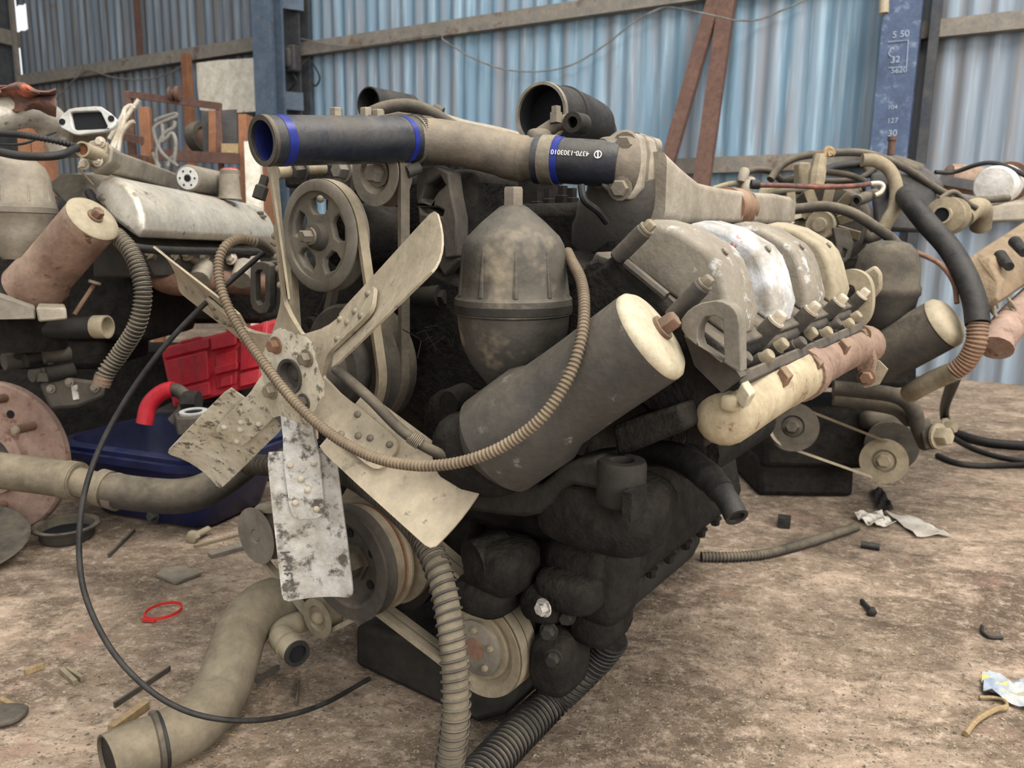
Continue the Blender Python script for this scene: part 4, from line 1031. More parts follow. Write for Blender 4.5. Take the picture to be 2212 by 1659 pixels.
lp('valley_cover', G().loft([PT([(100, 400, 1.95), (130, 375, 1.95), (190, 380, 1.95), (205, 440, 1.9), (150, 460, 1.9)]), PT([(240, 380, 2.5), (260, 368, 2.5), (330, 370, 2.5), (420, 430, 2.5), (260, 440, 2.5)])]), 'rubber_dusty', bev=.01)
# silver intake pipe, square flange, thermostat
lp('intake_pipe', G().tube(spline(PT([(-60, 260, 1.75), (0, 248, 1.78), (55, 238, 1.82), (95, 252, 1.86), (125, 285, 1.9), (140, 320, 1.92)]), 6), .040, 22), 'silver_cover')
fo_ = [(123, 263), (133, 248), (149, 235), (165, 232), (205, 229), (218, 230), (236, 242), (252, 258), (250, 268), (242, 277), (225, 284), (172, 291), (160, 290), (132, 276)]
fi_ = [(151, 243), (158, 241), (212, 239), (218, 243), (232, 272), (230, 278), (166, 281), (158, 277)]
ff = lp('square_flange', G().holed(PT([(x, y, 1.80) for x, y in fo_]), [PT([(x, y, 1.80) for x, y in fi_])], FW*.012), 'pale_alu', bev=.002)
lp('flange_neck', G().loft([PT([(x, y, 1.812) for x, y in ((145, 240), (222, 236), (240, 282), (152, 286))]), PT([(x, y, 1.95) for x, y in ((140, 290), (215, 285), (225, 340), (140, 345))])], ), 'cast_alu', ff, bev=.008)
lp('flange_bore', G().prism(PT([(x, y, 1.809) for x, y in ((152, 243), (217, 240), (232, 278), (160, 281))]), FW*.003), 'dark_in', ff)
for x, y in ((134, 263), (240, 256)):
    lp('bolt_hole', G().lathe(P(x, y, 1.7985), -FW, [(.0075, -.001), (.0075, .0006)], 14), 'dark_in', ff)
tq = P(177, 322, 1.66); td = (P(232, 342, 1.76)-tq).normalized()
tt = lp('thermostat_neck', G().pipe([tq, tq+td*.02, tq+td*.04, tq+td*.07], [.017, .017, .0155, .019], .004, 22, deep=2), 'cover_beige')
lp('neck_bore', G().tube([tq+td*.012, tq+td*.05], .0128, 14), 'orange_rust', tt)
tp_ = [(170, 345), (192, 305), (215, 300), (232, 308), (230, 330), (208, 352), (182, 360)]
lp('thermostat_flange', G().loft([PT([(x, y, 1.72) for x, y in tp_]), PT([(x+5, y+2, 1.735) for x, y in tp_])]), 'cover_beige', tt, bev=.003)
for x, y in ((217, 307), (182, 355), (211, 348)): lp('bolt', G().hexb(P(x, y, 1.715), -td, .009, .01), 'bright_bolt', tt)
lp('thermostat_body', G().loft([PT([(x, y, 1.74) for x, y in ((185, 355), (203, 308), (232, 308), (245, 320), (240, 350), (205, 378))]), PT([(x, y, 1.84) for x, y in ((215, 368), (235, 322), (258, 325), (265, 335), (262, 362), (235, 382))])]), 'cast_alu', tt, bev=.006)
lp('water_rail', G().loft([rectloop(P(245, 352, 1.83), RT*.012+UP*.0, UP*.026+RT*.006), rectloop(P(310, 372, 2.05), RT*.012, UP*.025+RT*.006), rectloop(P(378, 396, 2.3), RT*.012, UP*.025+RT*.006)]), 'cast_alu', ang=50)
# rag over the pipe
rg = []
for i in range(9):
    row = []
    for j in range(9):
        x = -15+i*17; y = 180+j*6+i*2.2+7*math.sin(i*1.3+j*.5); d = 1.72+.02*math.sin(j*1.1+i*.7)+j*.006
        if j > 6: d += .012
        row.append(P(x, y-((4.5-abs(j-3))*2 if i < 7 else 0), d))
    rg.append(row)
lp2 = solo('rag', 'crumpled brown and orange rag lying over the silver intake pipe', 'rag', strip(rg, .004), mat('rag_cloth', '#5d4640', '#7a5a4c', rough=.95, spot='#b0624a', samt=.3, sscale=16, scale=20), ang=80)
# hoses of the left engine
q, rr = corr(spline(PT([(-30, 286, 1.62), (40, 291, 1.6), (100, 300, 1.6), (150, 312, 1.63), (168, 322, 1.66)]), 8), .0075, .007)
lp('ribbed_hose', G().tube(q, rr, 10), 'rubber')
lp('coolant_hose', G().tube(spline(PT([(-30, 322, 1.58), (40, 336, 1.56), (100, 338, 1.57), (140, 332, 1.6), (165, 318, 1.65)]), 6), .0085, 12), 'rubber')
lp('wire_lead', G().tube(spline(PT([(-30, 310, 1.64), (40, 312, 1.63), (85, 298, 1.66), (120, 285, 1.7)]), 6), .003, 6), 'rubber')
lp('small_lead', G().tube(spline(PT([(170, 360, 1.7), (180, 375, 1.72), (200, 398, 1.76)]), 4), .003, 6), 'cover_beige')
cs = spline(PT([(248, 505, 1.70), (280, 540, 1.68), (302, 590, 1.67), (309, 640, 1.67), (295, 705, 1.68), (258, 765, 1.7), (232, 800, 1.7), (220, 826, 1.7)]), 8)
q, rr = corr(cs, pxm(17.5, 1.68), .0092, .86)
dh = lp('drain_hose', G().tube(q, rr, 14), 'rubber_dusty')
lp('hose_coil', G().tube(helix(cs, pxm(18, 1.68), .0092, 12), .0014, 5), 'steel_bolt', dh)
lp('hose_cuff', G().tube(PT([(224, 812, 1.7), (218, 834, 1.7)]), .0185, 14), 'rust_bolt', dh)
# spin-on filter and filler
s0, s1 = P(405, 385, 2.14), P(474, 398, 2.34); sd = (s1-s0).normalized()
sf = lp('spin_on_filter', G().lathe(s0, sd, [(.031, 0), (.036, .003), (.038, .01), (.038, .2), (.03, .21)], 30), 'grey_iron')
lp('filter_face', G().lathe(s0-sd*.001, sd, [(.009, .004), (.011, 0), (.03, 0), (.032, .003)], 30), 'pale_alu', sf)
for k in range(6):
    u_, w_ = frame(sd); a = k*math.pi/3
    lp('face_hole', G().lathe(s0+(u_*math.cos(a)+w_*math.sin(a))*.021, -sd, [(.0028, 0), (.0028, .0022)], 8), 'dark_in', sf)
lp('centre_hole', G().lathe(s0, -sd, [(.0085, -.002), (.0085, .002)], 14), 'dark_in', sf)
fn = lp('oil_filler', G().lathe(P(497, 430, 2.25), Z3, [(.034, 0), (.031, .01), (.029, .05), (.027, .07)], 24), 'cast_alu')
lp('filler_cap', G().lathe(P(497, 379, 2.25), Z3, [(.028, -.004)]+[(.029 if k % 2 else .027, .002*k) for k in range(1, 8)]+[(.02, .018)], 24), 'cast_alu', fn)
lp('cap_top', G().lathe(P(497, 366, 2.25), Z3, [(.021, 0), (.021, .004)], 20), 'red_plastic', fn)
# exhaust side under the cover
mm_ = lp('exhaust_manifold', G().tube(spline(PT([(330, 575, 1.98), (360, 605, 1.98), (420, 612, 2.05), (500, 608, 2.2), (600, 622, 2.4)]), 6), .034, 18), 'rust')
for x, y, d in ((318, 546, 1.86), (372, 552, 1.95), (405, 550, 1.98), (440, 555, 2.06), (500, 560, 2.15), (515, 590, 2.16), (550, 565, 2.25)):
    st = lp('manifold_bolt', G().tube([P(x, y, d), P(x+18, y+14, d+.04)], .012, 10), 'steel_bolt')
    lp('nut', G().hexb(P(x, y, d), P(x, y, d)-P(x+18, y+14, d+.04), .013, .014), 'bright_bolt', st)
for x in (350, 430, 520):
    lp('manifold_port', G().tube([P(x+10, 575, 2.05), P(x, 605, 2.0)], .026, 12), 'cast_alu', mm_)
lp('clamp_strap', G().prism(PT([(322, 580, 1.93), (352, 558, 1.95), (356, 572, 1.95), (326, 598, 1.93)]), FW*.01), 'cover_beige', mm_)
lp('loose_rod', G().tube(PT([(160, 680, 1.8), (205, 612, 1.85)]), .005, 8), 'rust_bolt')
lp('rod_head', G().lathe(P(205, 610, 1.84), UP+RT*.3, [(.014, -.003), (.014, .003)], 12), 'cover_beige')
# bracket plate and pump group at the left edge
lp('bracket_arm', G().loft([PT([(-60, 640, 1.55), (0, 642, 1.55), (76, 664, 1.6), (78, 690, 1.6), (0, 690, 1.55), (-60, 690, 1.55)]), PT([(-60, 630, 1.65), (0, 632, 1.65), (76, 658, 1.7), (78, 684, 1.7), (0, 680, 1.65), (-60, 680, 1.65)])]), 'grey_iron', bev=.004)
lp('bracket_block', G().loft([PT([(77, 664, 1.58), (143, 665, 1.6), (146, 690, 1.6), (83, 696, 1.58)]), PT([(82, 655, 1.66), (140, 656, 1.68), (142, 682, 1.68), (86, 686, 1.66)])]), 'cast_alu', bev=.004)
bhs = lp('return_hose', G().tube(PT([(60, 712, 1.72), (215, 705, 1.74)]), .024, 18), 'rubber')
lp('hose_end', G().pipe(PT([(233, 706, 1.735), (205, 706, 1.738)]), .0262, .004, 18, deep=1), 'cover_beige', bhs)
for (xa, ya), (xb, yb), r_, m_ in (((8, 782), (60, 775), 18, 'dark_iron'), ((55, 778), (100, 770), 14, 'black_iron'), ((95, 768), (150, 765), 17, 'dark_iron'), ((68, 812), (110, 805), 14, 'dark_iron'), ((100, 810), (160, 800), 17, 'black_iron'), ((42, 770), (45, 735), 10, 'black_iron')):
    lp('pump_barrel', G().tube([P(xa, ya, 1.78), P(xb, yb, 1.82)], pxm(r_, 1.8), 14), m_)
lp('pump_body', G().loft([PT([(x, y, 1.8) for x, y in ((85, 830), (130, 812), (200, 822), (228, 830), (225, 858), (170, 880), (110, 885))]), PT([(x, y, 1.95) for x, y in ((85, 830), (130, 812), (200, 822), (228, 830), (225, 858), (170, 880), (110, 885))])]), 'dark_iron', bev=.008)
lp('name_plate', G().prism(PT([(153, 833, 1.796), (166, 831, 1.796), (170, 862, 1.796), (158, 864, 1.796)]), FW*.004), 'alu_worn')
lp('banjo_bolt', G().hexb(P(44, 741, 1.76), -FW+UP*.2, .014, .02), 'steel_bolt')
lp('hose_clip', G().ring(P(104, 768, 1.8), RT+FW*.2, [(.018, 0), (.02, 0), (.02, .008), (.018, .008)], 18), 'alu_worn')
lp('pump_fitting', G().lathe(P(100, 815, 1.79), UP, [(.02, -.01), (.02, .01), (.010, .012), (.010, .022)], 12), 'dark_iron')
for x, y in ((110, 840), (150, 826), (205, 838)): lp('pump_screw', G().hexb(P(x, y, 1.795), -FW, .008, .008), 'grey_iron')
# hub flange with studs standing on the floor
hc = P(-20, 955, 2.02); hr = .205; hc.z = hr+.0; hn = V((-.10, -.99, .06)).normalized()
hub = thing('wheel_hub', 'rusty round hub flange with long studs at the left edge', 'hub', V((hc.x, hc.y, 0)))
build('flange', G().ring(hc, hn, [(.06, -.03), (.2, -.03), (hr, -.024), (hr, -.006), (.2, 0), (.095, 0), (.093, .014), (.08, .016), (.06, .012)], 56), MT['rust_disc'], hub)
build('hub_barrel', G().lathe(hc, -hn, [(.062, .005), (.062, .05), (.08, .055), (.08, .07)], 32), MT['dark_iron'], hub)
build('bore', G().lathe(hc, hn, [(.061, -.02), (.061, -.018)], 28), MT['dark_in'], hub)
hu, hw_ = frame(hn)
for x, y in ((15, 840), (72, 920), (10, 1090), (-80, 1000)):
    r0 = ray(x, y); t_ = (hc-C0).dot(hn)/r0.dot(hn); q = C0+r0*t_
    if (q-hc).length > hr-.02: q = hc+(q-hc).normalized()*(hr-.035)
    st = build('stud', G().tube([q-hn*.01, q+hn*.062], .0115, 14), MT['rust'], hub)
    build('stud_tip', G().lathe(q+hn*.062, hn, [(.0115, 0), (.009, .006)], 14), MT['cover_beige'], st)
for x, y in ((23, 895), (22, 1040)):
    r0 = ray(x, y); t_ = (hc-C0).dot(hn)/r0.dot(hn); q = C0+r0*t_
    build('bolt_hole', G().lathe(q, hn, [(.011, -.002), (.011, .001)], 14), MT['dark_in'], hub)
# navy oil tray on the floor
t0, t1 = fl(195, 1108), fl(440, 1152); tx = (t1-t0).normalized(); ty = Z3.cross(tx); tl = (t1-t0).length
if ty.y < 0: ty = -ty
def trl(z, ex, dz=0): return [p for p in rectloop((t0+t1)/2+ty*.14+Z3*z, tx*(tl/2+ex), ty*(.14+ex), 6, .4)]
RZ = P(250, 985, 2.0).z
tub = thing('oil_tray', 'navy blue oil tray with thick rolled rim on the floor behind the fan', 'tray', (t0+t1)/2+ty*.14)
lo = [trl(.0, -.02), trl(.012, .0), trl(.10, .025), trl(RZ-.05, .05), trl(RZ-.04, .075), trl(RZ-.02, .078), trl(RZ-.018, .066), trl(RZ-.006, .068), trl(RZ, .06), trl(RZ, .045), trl(RZ-.03, .035), trl(.06, .0), trl(.03, -.03)]
build('shell', G().loft(lo), MT['navy_tub'], tub, ang=50)
build('drain_plug', G().hexb(t0.lerp(t1, .6)-ty*.004+Z3*.03, -ty, .014, .02), MT['box_dark'], tub)
# pipe with cuffs lying across the tray rim
pp_ = spline(PT([(-80, 1002, 1.72), (0, 1016, 1.70), (90, 1028, 1.69), (170, 1040, 1.68)]), 5)
cp1 = thing('air_pipe', 'dusty grey air pipe with ringed cuffs lying across the navy tray', 'pipe', V((-.8, 1.62, P(200, 1050, 1.68).z)))
build('wide_end', G().tube(pp_, .040, 26), MT['hose_grey'], cp1)
build('cuff', G().tube(PT([(143, 1036, 1.684), (168, 1040, 1.68)]), .0425, 26), MT['hose_grey'], cp1)
build('neck', G().tube(spline(PT([(165, 1040, 1.68), (210, 1052, 1.675), (235, 1058, 1.672)]), 4), .032, 24), MT['hose_grey'], cp1)
for xa, xb in ((214, 234), (243, 262)):
    build('ring', G().tube(PT([(xa, 1052+(xa-214)*.25, 1.674), (xb, 1057+(xb-234)*.3, 1.672)]), .0405, 26), MT['hose_grey'], cp1)
build('elbow', G().tube(spline(PT([(232, 1057, 1.672), (300, 1067, 1.66), (380, 1072, 1.65), (440, 1060, 1.66), (490, 1030, 1.7), (530, 1000, 1.74)]), 6), [.0375]*20+[.037]*11, 26), MT['rubber_dusty'], cp1)
# toolbox on a dark crate
TB = [P(372, 882, 2.50), P(566, 832, 2.50), P(580, 694, 2.58), P(344, 752, 2.58)]
tbx = thing('tool_box', 'bright red plastic tool box lying tilted behind the fan', 'tool box', sum(TB[:2], V())/2)
back = FW*.13+UP*.02
def TBp(u, v, o=0.0):
    a = TB[0].lerp(TB[1], u); b = TB[3].lerp(TB[2], u); return a.lerp(b, v)-FW*o
def tbq(u0, v0, u1, v1, o, name, m, par=tbx, th=.05, bev=.004):
    q = [TBp(u0, v0, o), TBp(u1, v0, o), TBp(u1, v1, o), TBp(u0, v1, o)]
    return build(name, G().prism(q, FW*(o+th)), MT[m], par, bev=bev)
build('body', G().prism([TBp(0, 0), TBp(1, 0), TBp(1, 1), TBp(0, 1)], back), MT['red_plastic'], tbx, bev=.012, seg=3)
tbq(.03, .80, .46, .97, .012, 'lid_panel', 'red_plastic'); tbq(.48, .74, .72, .97, .016, 'lid_centre', 'red_plastic'); tbq(.74, .80, .98, .97, .012, 'lid_panel', 'red_plastic')
tbq(.05, .30, .44, .76, .014, 'front_panel', 'red_plastic'); tbq(.05, .05, .44, .26, .014, 'lower_panel', 'red_plastic')
tbq(.76, .30, .98, .76, .014, 'front_panel', 'red_plastic'); tbq(.76, .05, .98, .26, .014, 'lower_panel', 'red_plastic')
tbq(.50, .12, .72, .66, .004, 'latch_recess', 'red_plastic'); tbq(.50, .34, .74, .46, .018, 'handle', 'red_plastic'); tbq(.55, .12, .68, .28, .012, 'latch', 'red_plastic')
for u in (.18, .32): tbq(u, .32, u+.006, .74, .0155, 'seam', 'rust', th=.0)
for u in (.2, .30, .62): tbq(u, .97, u+.08, 1.03, .01, 'hinge', 'red_plastic', th=.04)
cz = min(p.z for p in TB)-.004
solo('crate', 'dark crate carrying the red tool box', 'crate', boxpx(330, 885, 590, 960, 2.52, 2.68, 0), MT['box_dark'], bev=.01)
# handle and casting in front of the tool box
hk = thing('pry_handle', 'curved red and grey handle leaning in front of the tool box', 'handle', P(345, 915, 2.08))
pts = spline(PT([(312, 915, 2.06), (322, 875, 2.06), (350, 848, 2.06), (378, 842, 2.06), (400, 858, 2.06), (398, 885, 2.06), (375, 912, 2.06)]), 6)
build('grip', G().tube(pts[:18], .022, 14), MT['red_plastic'], hk); build('shaft', G().tube(pts[17:], .018, 14), MT['dark_iron'], hk)
build('socket', G().lathe(P(405, 868, 2.05), RT, [(.026, -.01), (.03, 0), (.03, .03), (.02, .03)], 8), MT['rubber'], hk)
ca = thing('bearing_cap', 'grey cast block with a round bore beside the fan blade', 'casting', P(420, 930, 1.98))
tpq = [P(376, 892, 1.95), P(440, 880, 1.95), P(462, 878, 1.95), P(452, 900, 1.93), P(405, 905, 1.93), P(378, 902, 1.93)]
cc = P(417, 890, 1.945)
build('block', G().loft([[p for p in PT([(375, 893, 1.95), (398, 884, 2.0), (458, 880, 2.0), (462, 888, 1.94), (456, 900, 1.9), (380, 904, 1.9)])], PT([(380, 928, 1.95), (400, 925, 2.0), (458, 920, 2.0), (462, 926, 1.94), (456, 938, 1.9), (384, 942, 1.9)])]), MT['dark_iron'], ca, bev=.004)
build('bore_ring', G().ring(P(418, 890, 1.945), UP-FW*.25, [(.022, -.012), (.034, -.006), (.034, .003), (.022, .003)], 26), MT['pale_alu'], ca)
build('bore', G().lathe(P(418, 890, 1.945), UP-FW*.25, [(.022, -.004), (.022, .0)], 24), MT['dark_in'], ca)
# drain pan, lids
dp_ = fl(117, 1183); dp_ = dp_+V((0, .06, 0))
dpn = thing('drain_pan', 'small black round drain pan on the floor by the hub', 'pan', V((dp_.x, dp_.y, 0)))
build('bowl', G().lathe(V((dp_.x, dp_.y, 0)), Z3, [(.058, 0), (.064, .008), (.066, .03), (.078, .034), (.08, .04), (.077, .044), (.066, .04), (.055, .012), (.01, .01)], 36), MT['rubber_dusty'], dpn)
build('old_oil', G().lathe(V((dp_.x, dp_.y, .018)), Z3, [(.055, 0), (.058, .004)], 30), MT['dark_in'], dpn)
l0 = fl(8, 1205); l0 = l0+V((-.09, -.03, 0))
lid = thing('drum_lid', 'dark dished lid leaning at the bottom left edge', 'lid', V((l0.x, l0.y, 0)))
build('dish', G().lathe(V((l0.x, l0.y, .045)), V((.15, -.25, 1)), [(.13, 0), (.15, .006), (.155, .014), (.15, .016), (.13, .008), (.06, .004), (.05, .03), (.01, .032)], 40), MT['dark_iron'], lid)
build('foot_block', G().box(V((l0.x+.09, l0.y-.05, .018)), (.03, 0, 0), (0, .02, 0), (0, 0, .018)), MT['grey_iron'], lid)
# ---------------------------------------------------------------- rack and clutter by the left wall
RD = 3.5
rack = thing('steel_rack', 'rusty brown angle-steel rack standing before the grey wall', 'rack', V((P(380, 400, RD).x, P(380, 400, RD).y, 0)))
def rpost(x, y0, hwpx, d, m='wood_brown', ybot=None, par=rack, nm='post'):
    a = P(x, y0, d); b = V((a.x, a.y, 0)) if ybot is None else P(x, ybot, d)
    return build(nm, G().beam(a, b, RT, pxm(hwpx, d), pxm(hwpx, d)*.7), MT[m], par, bev=.003)
rpost(277, 197, 8, RD+.1, 'brown_steel'); rpost(471, 222, 6, RD-.05, 'brown_steel'); rpost(313, 232, 11, RD, 'wood_brown'); rpost(460, 240, 8, RD+.2, 'wood_brown', 345)
for a, b, h in (((283, 205, RD+.1), (476, 230, RD-.05), 7), ((330, 334, RD), (515, 343, RD-.1), 11), ((268, 295, RD+.1), (305, 303, RD), 8), ((270, 340, RD+.1), (315, 345, RD), 8)):
    build('rail', G().beam(P(*a), P(*b), Z3, pxm(h, RD), .012), MT['brown_steel'], rack)
wh = thing('belt_wheel', 'dark wheel leaning on the rack under the pale panel', 'wheel', P(433, 330, RD+.4))
build('tyre', G().ring(P(433, 297, RD+.4), RT+FW*-.5, [(.05, -.03), (.075, -.03), (.08, 0), (.075, .03), (.05, .03)], 28), MT['rubber_dusty'], wh)
build('rim', G().lathe(P(433, 297, RD+.4), RT+FW*-.5, [(.05, -.015), (.02, .0), (.05, .015)], 24), MT['rust'], wh)
solo('dark_board', 'dark panel standing behind the rack', 'board', G().loft([PT([(434, 240, 3.75), (512, 236, 3.75), (512, 335, 3.75), (440, 338, 3.75)]), PT([(434, 240, 3.78), (512, 236, 3.78), (512, 335, 3.78), (440, 338, 3.78)])]), MT['box_dark'])
solo('upright_board', 'pale upright board between rack and fan blade', 'board', boxpx(527, 305, 560, 420, 3.3, 3.33, 0), MT['white_board'])
solo('door_panel', 'brown cabinet side standing left of the blue hose end', 'cabinet', boxpx(514, 246, 532, 420, 3.4, 3.8, 0), MT['wood_brown'])
solo('yellow_block', 'yellowish timber block on the rack shelf', 'block', boxpx(478, 310, 515, 333, 3.42, 3.5), MT['wood_pale'])
solo('floor_post', 'reddish brown post behind the silver intake pipe', 'post', boxpx(34, 255, 62, 400, 2.6, 2.68, 0), MT['wood_brown'])
solo('floor_post', 'reddish brown post below the square pipe flange', 'post', boxpx(66, 290, 92, 420, 2.6, 2.68, 0), MT['wood_brown'])
fbn = thing('fuel_pipes', 'bundle of bent grey fuel pipes standing on the rack', 'pipes', P(360, 360, 3.2))
for pts in ([(385, 360), (350, 330), (333, 290), (337, 272), (365, 258), (380, 252), (378, 246), (345, 256), (335, 262)], [(340, 362), (338, 330), (348, 300), (360, 285), (375, 275), (378, 262)], [(375, 355), (380, 310), (372, 288), (358, 300), (352, 305)], [(362, 360), (368, 345), (375, 338)], [(350, 268), (352, 292), (350, 308)], [(330, 330), (336, 345), (345, 362)]):
    build('pipe', G().tube(spline(PT([(x, y, 3.2) for x, y in pts]), 6), .008, 8), MT['wire_grey'], fbn)
fb2 = thing('fuel_pipes', 'tangle of pale bent pipes left of the rack posts', 'pipes', P(255, 330, 2.9))
for pts in ([(240, 320), (260, 275), (275, 250), (300, 215)], [(246, 322), (268, 262), (268, 240), (282, 228), (292, 235)], [(255, 330), (262, 290), (278, 268), (290, 262)], [(236, 300), (262, 255), (272, 232)]):
    build('pipe', G().tube(spline(PT([(x, y, 2.9) for x, y in pts]), 6), .008, 8), MT['bright_bolt'], fb2)
solo('pulley_block', 'small brown spool on the top rail of the rack', 'spool', G().lathe(P(366, 203, RD), RT, [(.03, 0), (.03, .012), (.02, .014), (.02, .03), (.034, .032), (.034, .05)], 20), MT['brown_steel'])
# ================================================================ right: engines behind
RE = thing('truck_engine', 'dusty engine with bowl filter, alternator and hoses behind the rocker covers, right', 'engine', V((P(1900, 700, 2.3).x, P(1900, 700, 2.3).y, 0)))
def rp(name, g, m, par=None, **k): return build(name, g, mt(m), par or RE, **k)
rp('cylinder_block', boxpx(1700, 560, 1985, 840, 2.35, 2.6), 'grime', bev=.02)
rp('block_top', boxpx(1640, 470, 1860, 640, 2.45, 2.9), 'dark_iron', bev=.02)
bq = P(1912, 630, 1.95); H2 = lambda y: (P(1912, y, 1.95)-bq).dot(Z3)
rb = rp('centrifuge_bell', G().lathe(bq, Z3, [(pxm(r, 1.95), H2(y)) for y, r in ((520, 22), (527, 42), (545, 57), (575, 64), (612, 66), (620, 70), (634, 70), (640, 66), (675, 60), (700, 45), (715, 28)) ], 32), 'rubber_dusty')
rp('bell_window', G().blob(P(1942, 590, 1.885), RT*.022, FW*.015, UP*.04, .5), 'cover_beige', rb)
rp('vent_hose', G().tube(spline(PT([(1690, 455, 2.0), (1735, 450, 1.98), (1785, 446, 1.95), (1840, 460, 1.93), (1890, 490, 1.93), (1925, 515, 1.95), (1945, 538, 1.95)]), 6), .0135, 14), 'rubber_dusty')
# inclined canister
a_, b_ = P(2052, 690, 1.84), P(1893, 778, 1.98); cd2 = (b_-a_).normalized(); L2 = (b_-a_).length
c_ = rp('oil_filter', G().lathe(a_, cd2, [(.045, 0), (.060, .012), (.064, .03), (.066, L2), (.05, L2+.02)], 32), 'rubber_dusty')
rp('filter_end', G().lathe(a_, cd2, [(.01, -.012), (.05, -.004), (.0625, .008), (.0645, .02)], 32), 'cover_beige', c_)
rp('filter_lead', G().tube(spline(PT([(1980, 545, 1.9), (2030, 570, 1.88), (2060, 610, 1.86), (2067, 655, 1.84)]), 5), .006, 8), 'rust', c_)
# alternator with cooling fan
ac = P(1771, 486, 2.1); an = (C0-ac).normalized()*.9+RT*-.25; an.normalize(); au, aw = frame(an)
al = rp('alternator', G().lathe(ac, -an, [(.06, .03), (.105, .035), (.112, .05), (.112, .14), (.09, .16)], 32), 'dark_iron')
rp('alternator_pulley', G().lathe(ac, -an, [(.006, -.012), (.018, -.012), (.02, -.002), (.028, -.002), (.037, -.005), (.039, 0), (.034, .01), (.039, .02), (.03, .03)], 28), 'cover_beige', al)
for k in range(11):
    a = 2*math.pi*k/11; dr = au*math.cos(a)+aw*math.sin(a); tg = an.cross(dr)
    rp('fan_vane', G().box(ac-an*.022+dr*.074, dr*.030, (tg*.8+an*.6)*.014, (an*.8-tg*.6)*.002), 'dusty_beige', al)
rp('alternator_bracket', G().holed(PT([(x, y, 2.0) for x, y in ((1800, 490), (1835, 495), (1845, 525), (1838, 558), (1822, 572), (1808, 560), (1805, 520))]), [PT([(x, y, 2.0) for x, y in ((1822, 535), (1830, 540), (1826, 558), (1818, 554))])], FW*.015), 'dark_iron', bev=.003)
rp('alternator_strap', G().loft([PT([(1680, 468, 2.12), (1730, 455, 2.12), (1732, 470, 2.1), (1690, 482, 2.1)]), PT([(1680, 468, 2.15), (1730, 455, 2.15), (1732, 470, 2.13), (1690, 482, 2.13)])]), 'cover_beige', al)
# pipes and hoses on top
for nm, pts, d0, d1, r_, m_ in (
    ('top_hose', [(1664, 388), (1690, 356), (1730, 338), (1790, 331), (1860, 330), (1915, 345), (1970, 372), (2030, 412), (2080, 430), (2130, 432), (2178, 428)], 2.15, 2.3, 8.5, 'rubber_dusty'),
    ('loop_hose', [(1610, 372), (1640, 366), (1672, 374), (1690, 390), (1720, 382), (1760, 372), (1800, 373), (1840, 380), (1868, 392)], 2.2, 2.25, 7, 'rubber_dusty'),
    ('loop_hose', [(1690, 392), (1730, 388), (1790, 392), (1850, 388), (1885, 368), (1900, 350)], 2.28, 2.3, 7, 'rubber_dusty'),
    ('loop_hose', [(1745, 385), (1800, 362), (1850, 355), (1895, 352)], 2.35, 2.4, 9, 'rubber'),
    ('return_hose', [(1862, 346), (1893, 348), (1922, 368), (1936, 405), (1932, 450), (1918, 475), (1908, 495)], 2.12, 2.1, 14, 'dusty_beige'),
    ('steel_pipe', [(1540, 408), (1580, 397), (1605, 400), (1614, 404)], 2.1, 2.1, 6, 'dusty_beige'),
    ('red_pipe', [(1638, 400), (1700, 401), (1770, 404), (1840, 402), (1880, 397)], 2.0, 2.0, 5.5, 'red_rod'),
    ('steel_pipe', [(1878, 397), (1900, 396), (1908, 403), (1903, 415), (1890, 422)], 2.0, 2.0, 5, 'bright_bolt'),
    ('steel_pipe', [(1640, 428), (1700, 415), (1770, 414), (1830, 420), (1850, 440)], 2.2, 2.2, 6, 'rubber_dusty'),
    ('return_hose', [(2030, 430), (2060, 415), (2090, 438), (2110, 450)], 2.2, 2.2, 6, 'rubber_dusty'),
    ('return_hose', [(1860, 500), (1880, 515), (1905, 500), (1915, 485)], 2.1, 2.1, 12, 'rubber_dusty')):
    n = len(pts)
    rp(nm, G().tube(spline([P(x, y, d0+(d1-d0)*i/(n-1)) for i, (x, y) in enumerate(pts)], 6), pxm(r_, d0), 12), m_)
for x, y in ((1606, 378), (1612, 404), (1620, 398)):
    rp('pipe_union', G().lathe(P(x, y, 2.08), UP+RT*.3, [(.012, -.02), (.014, -.01), (.014, .012), (.01, .018)], 10), 'cast_alu')
rp('pipe_sleeve', G().tube(PT([(1622, 398, 2.0), (1640, 399, 2.0)]), .012, 12), 'rubber')
nz_ = rp('nozzle', G().pipe([P(1849, 434, 1.97), P(1865, 428, 2.0), P(1890, 418, 2.05)], [.015, .016, .013], .006, 18, deep=1), 'rubber_dusty')
rp('nozzle_bore', G().tube([P(1851, 433, 1.975), P(1860, 430, 1.99)], .0088, 12), 'dark_in', nz_)
rp('engine_top', G().loft([PT([(1635, 412, 2.2), (1700, 405, 2.2), (1850, 410, 2.2), (1850, 470, 2.2), (1640, 440, 2.2)]), PT([(1640, 405, 2.5), (1700, 400, 2.5), (1870, 400, 2.5), (1870, 470, 2.5), (1640, 440, 2.5)])]), 'dusty_beige', bev=.01)
rp('bracket_tab', G().holed(PT([(x, y, 2.08) for x, y in ((1700, 416), (1718, 414), (1720, 446), (1702, 448))]), [PT([(x, y, 2.08) for x, y in ((1708, 434), (1713, 434), (1713, 444), (1708, 444))])], FW*.008), 'dusty_beige')
tr = rp('plastic_tank', G().loft([PT([(1878, 375, 2.25), (1990, 372, 2.25), (2022, 405, 2.25), (2015, 505, 2.25), (1890, 500, 2.25)]), PT([(1885, 362, 2.5), (2000, 360, 2.5), (2040, 390, 2.5), (2030, 490, 2.5), (1890, 490, 2.5)])]), 'box_dark', bev=.015)
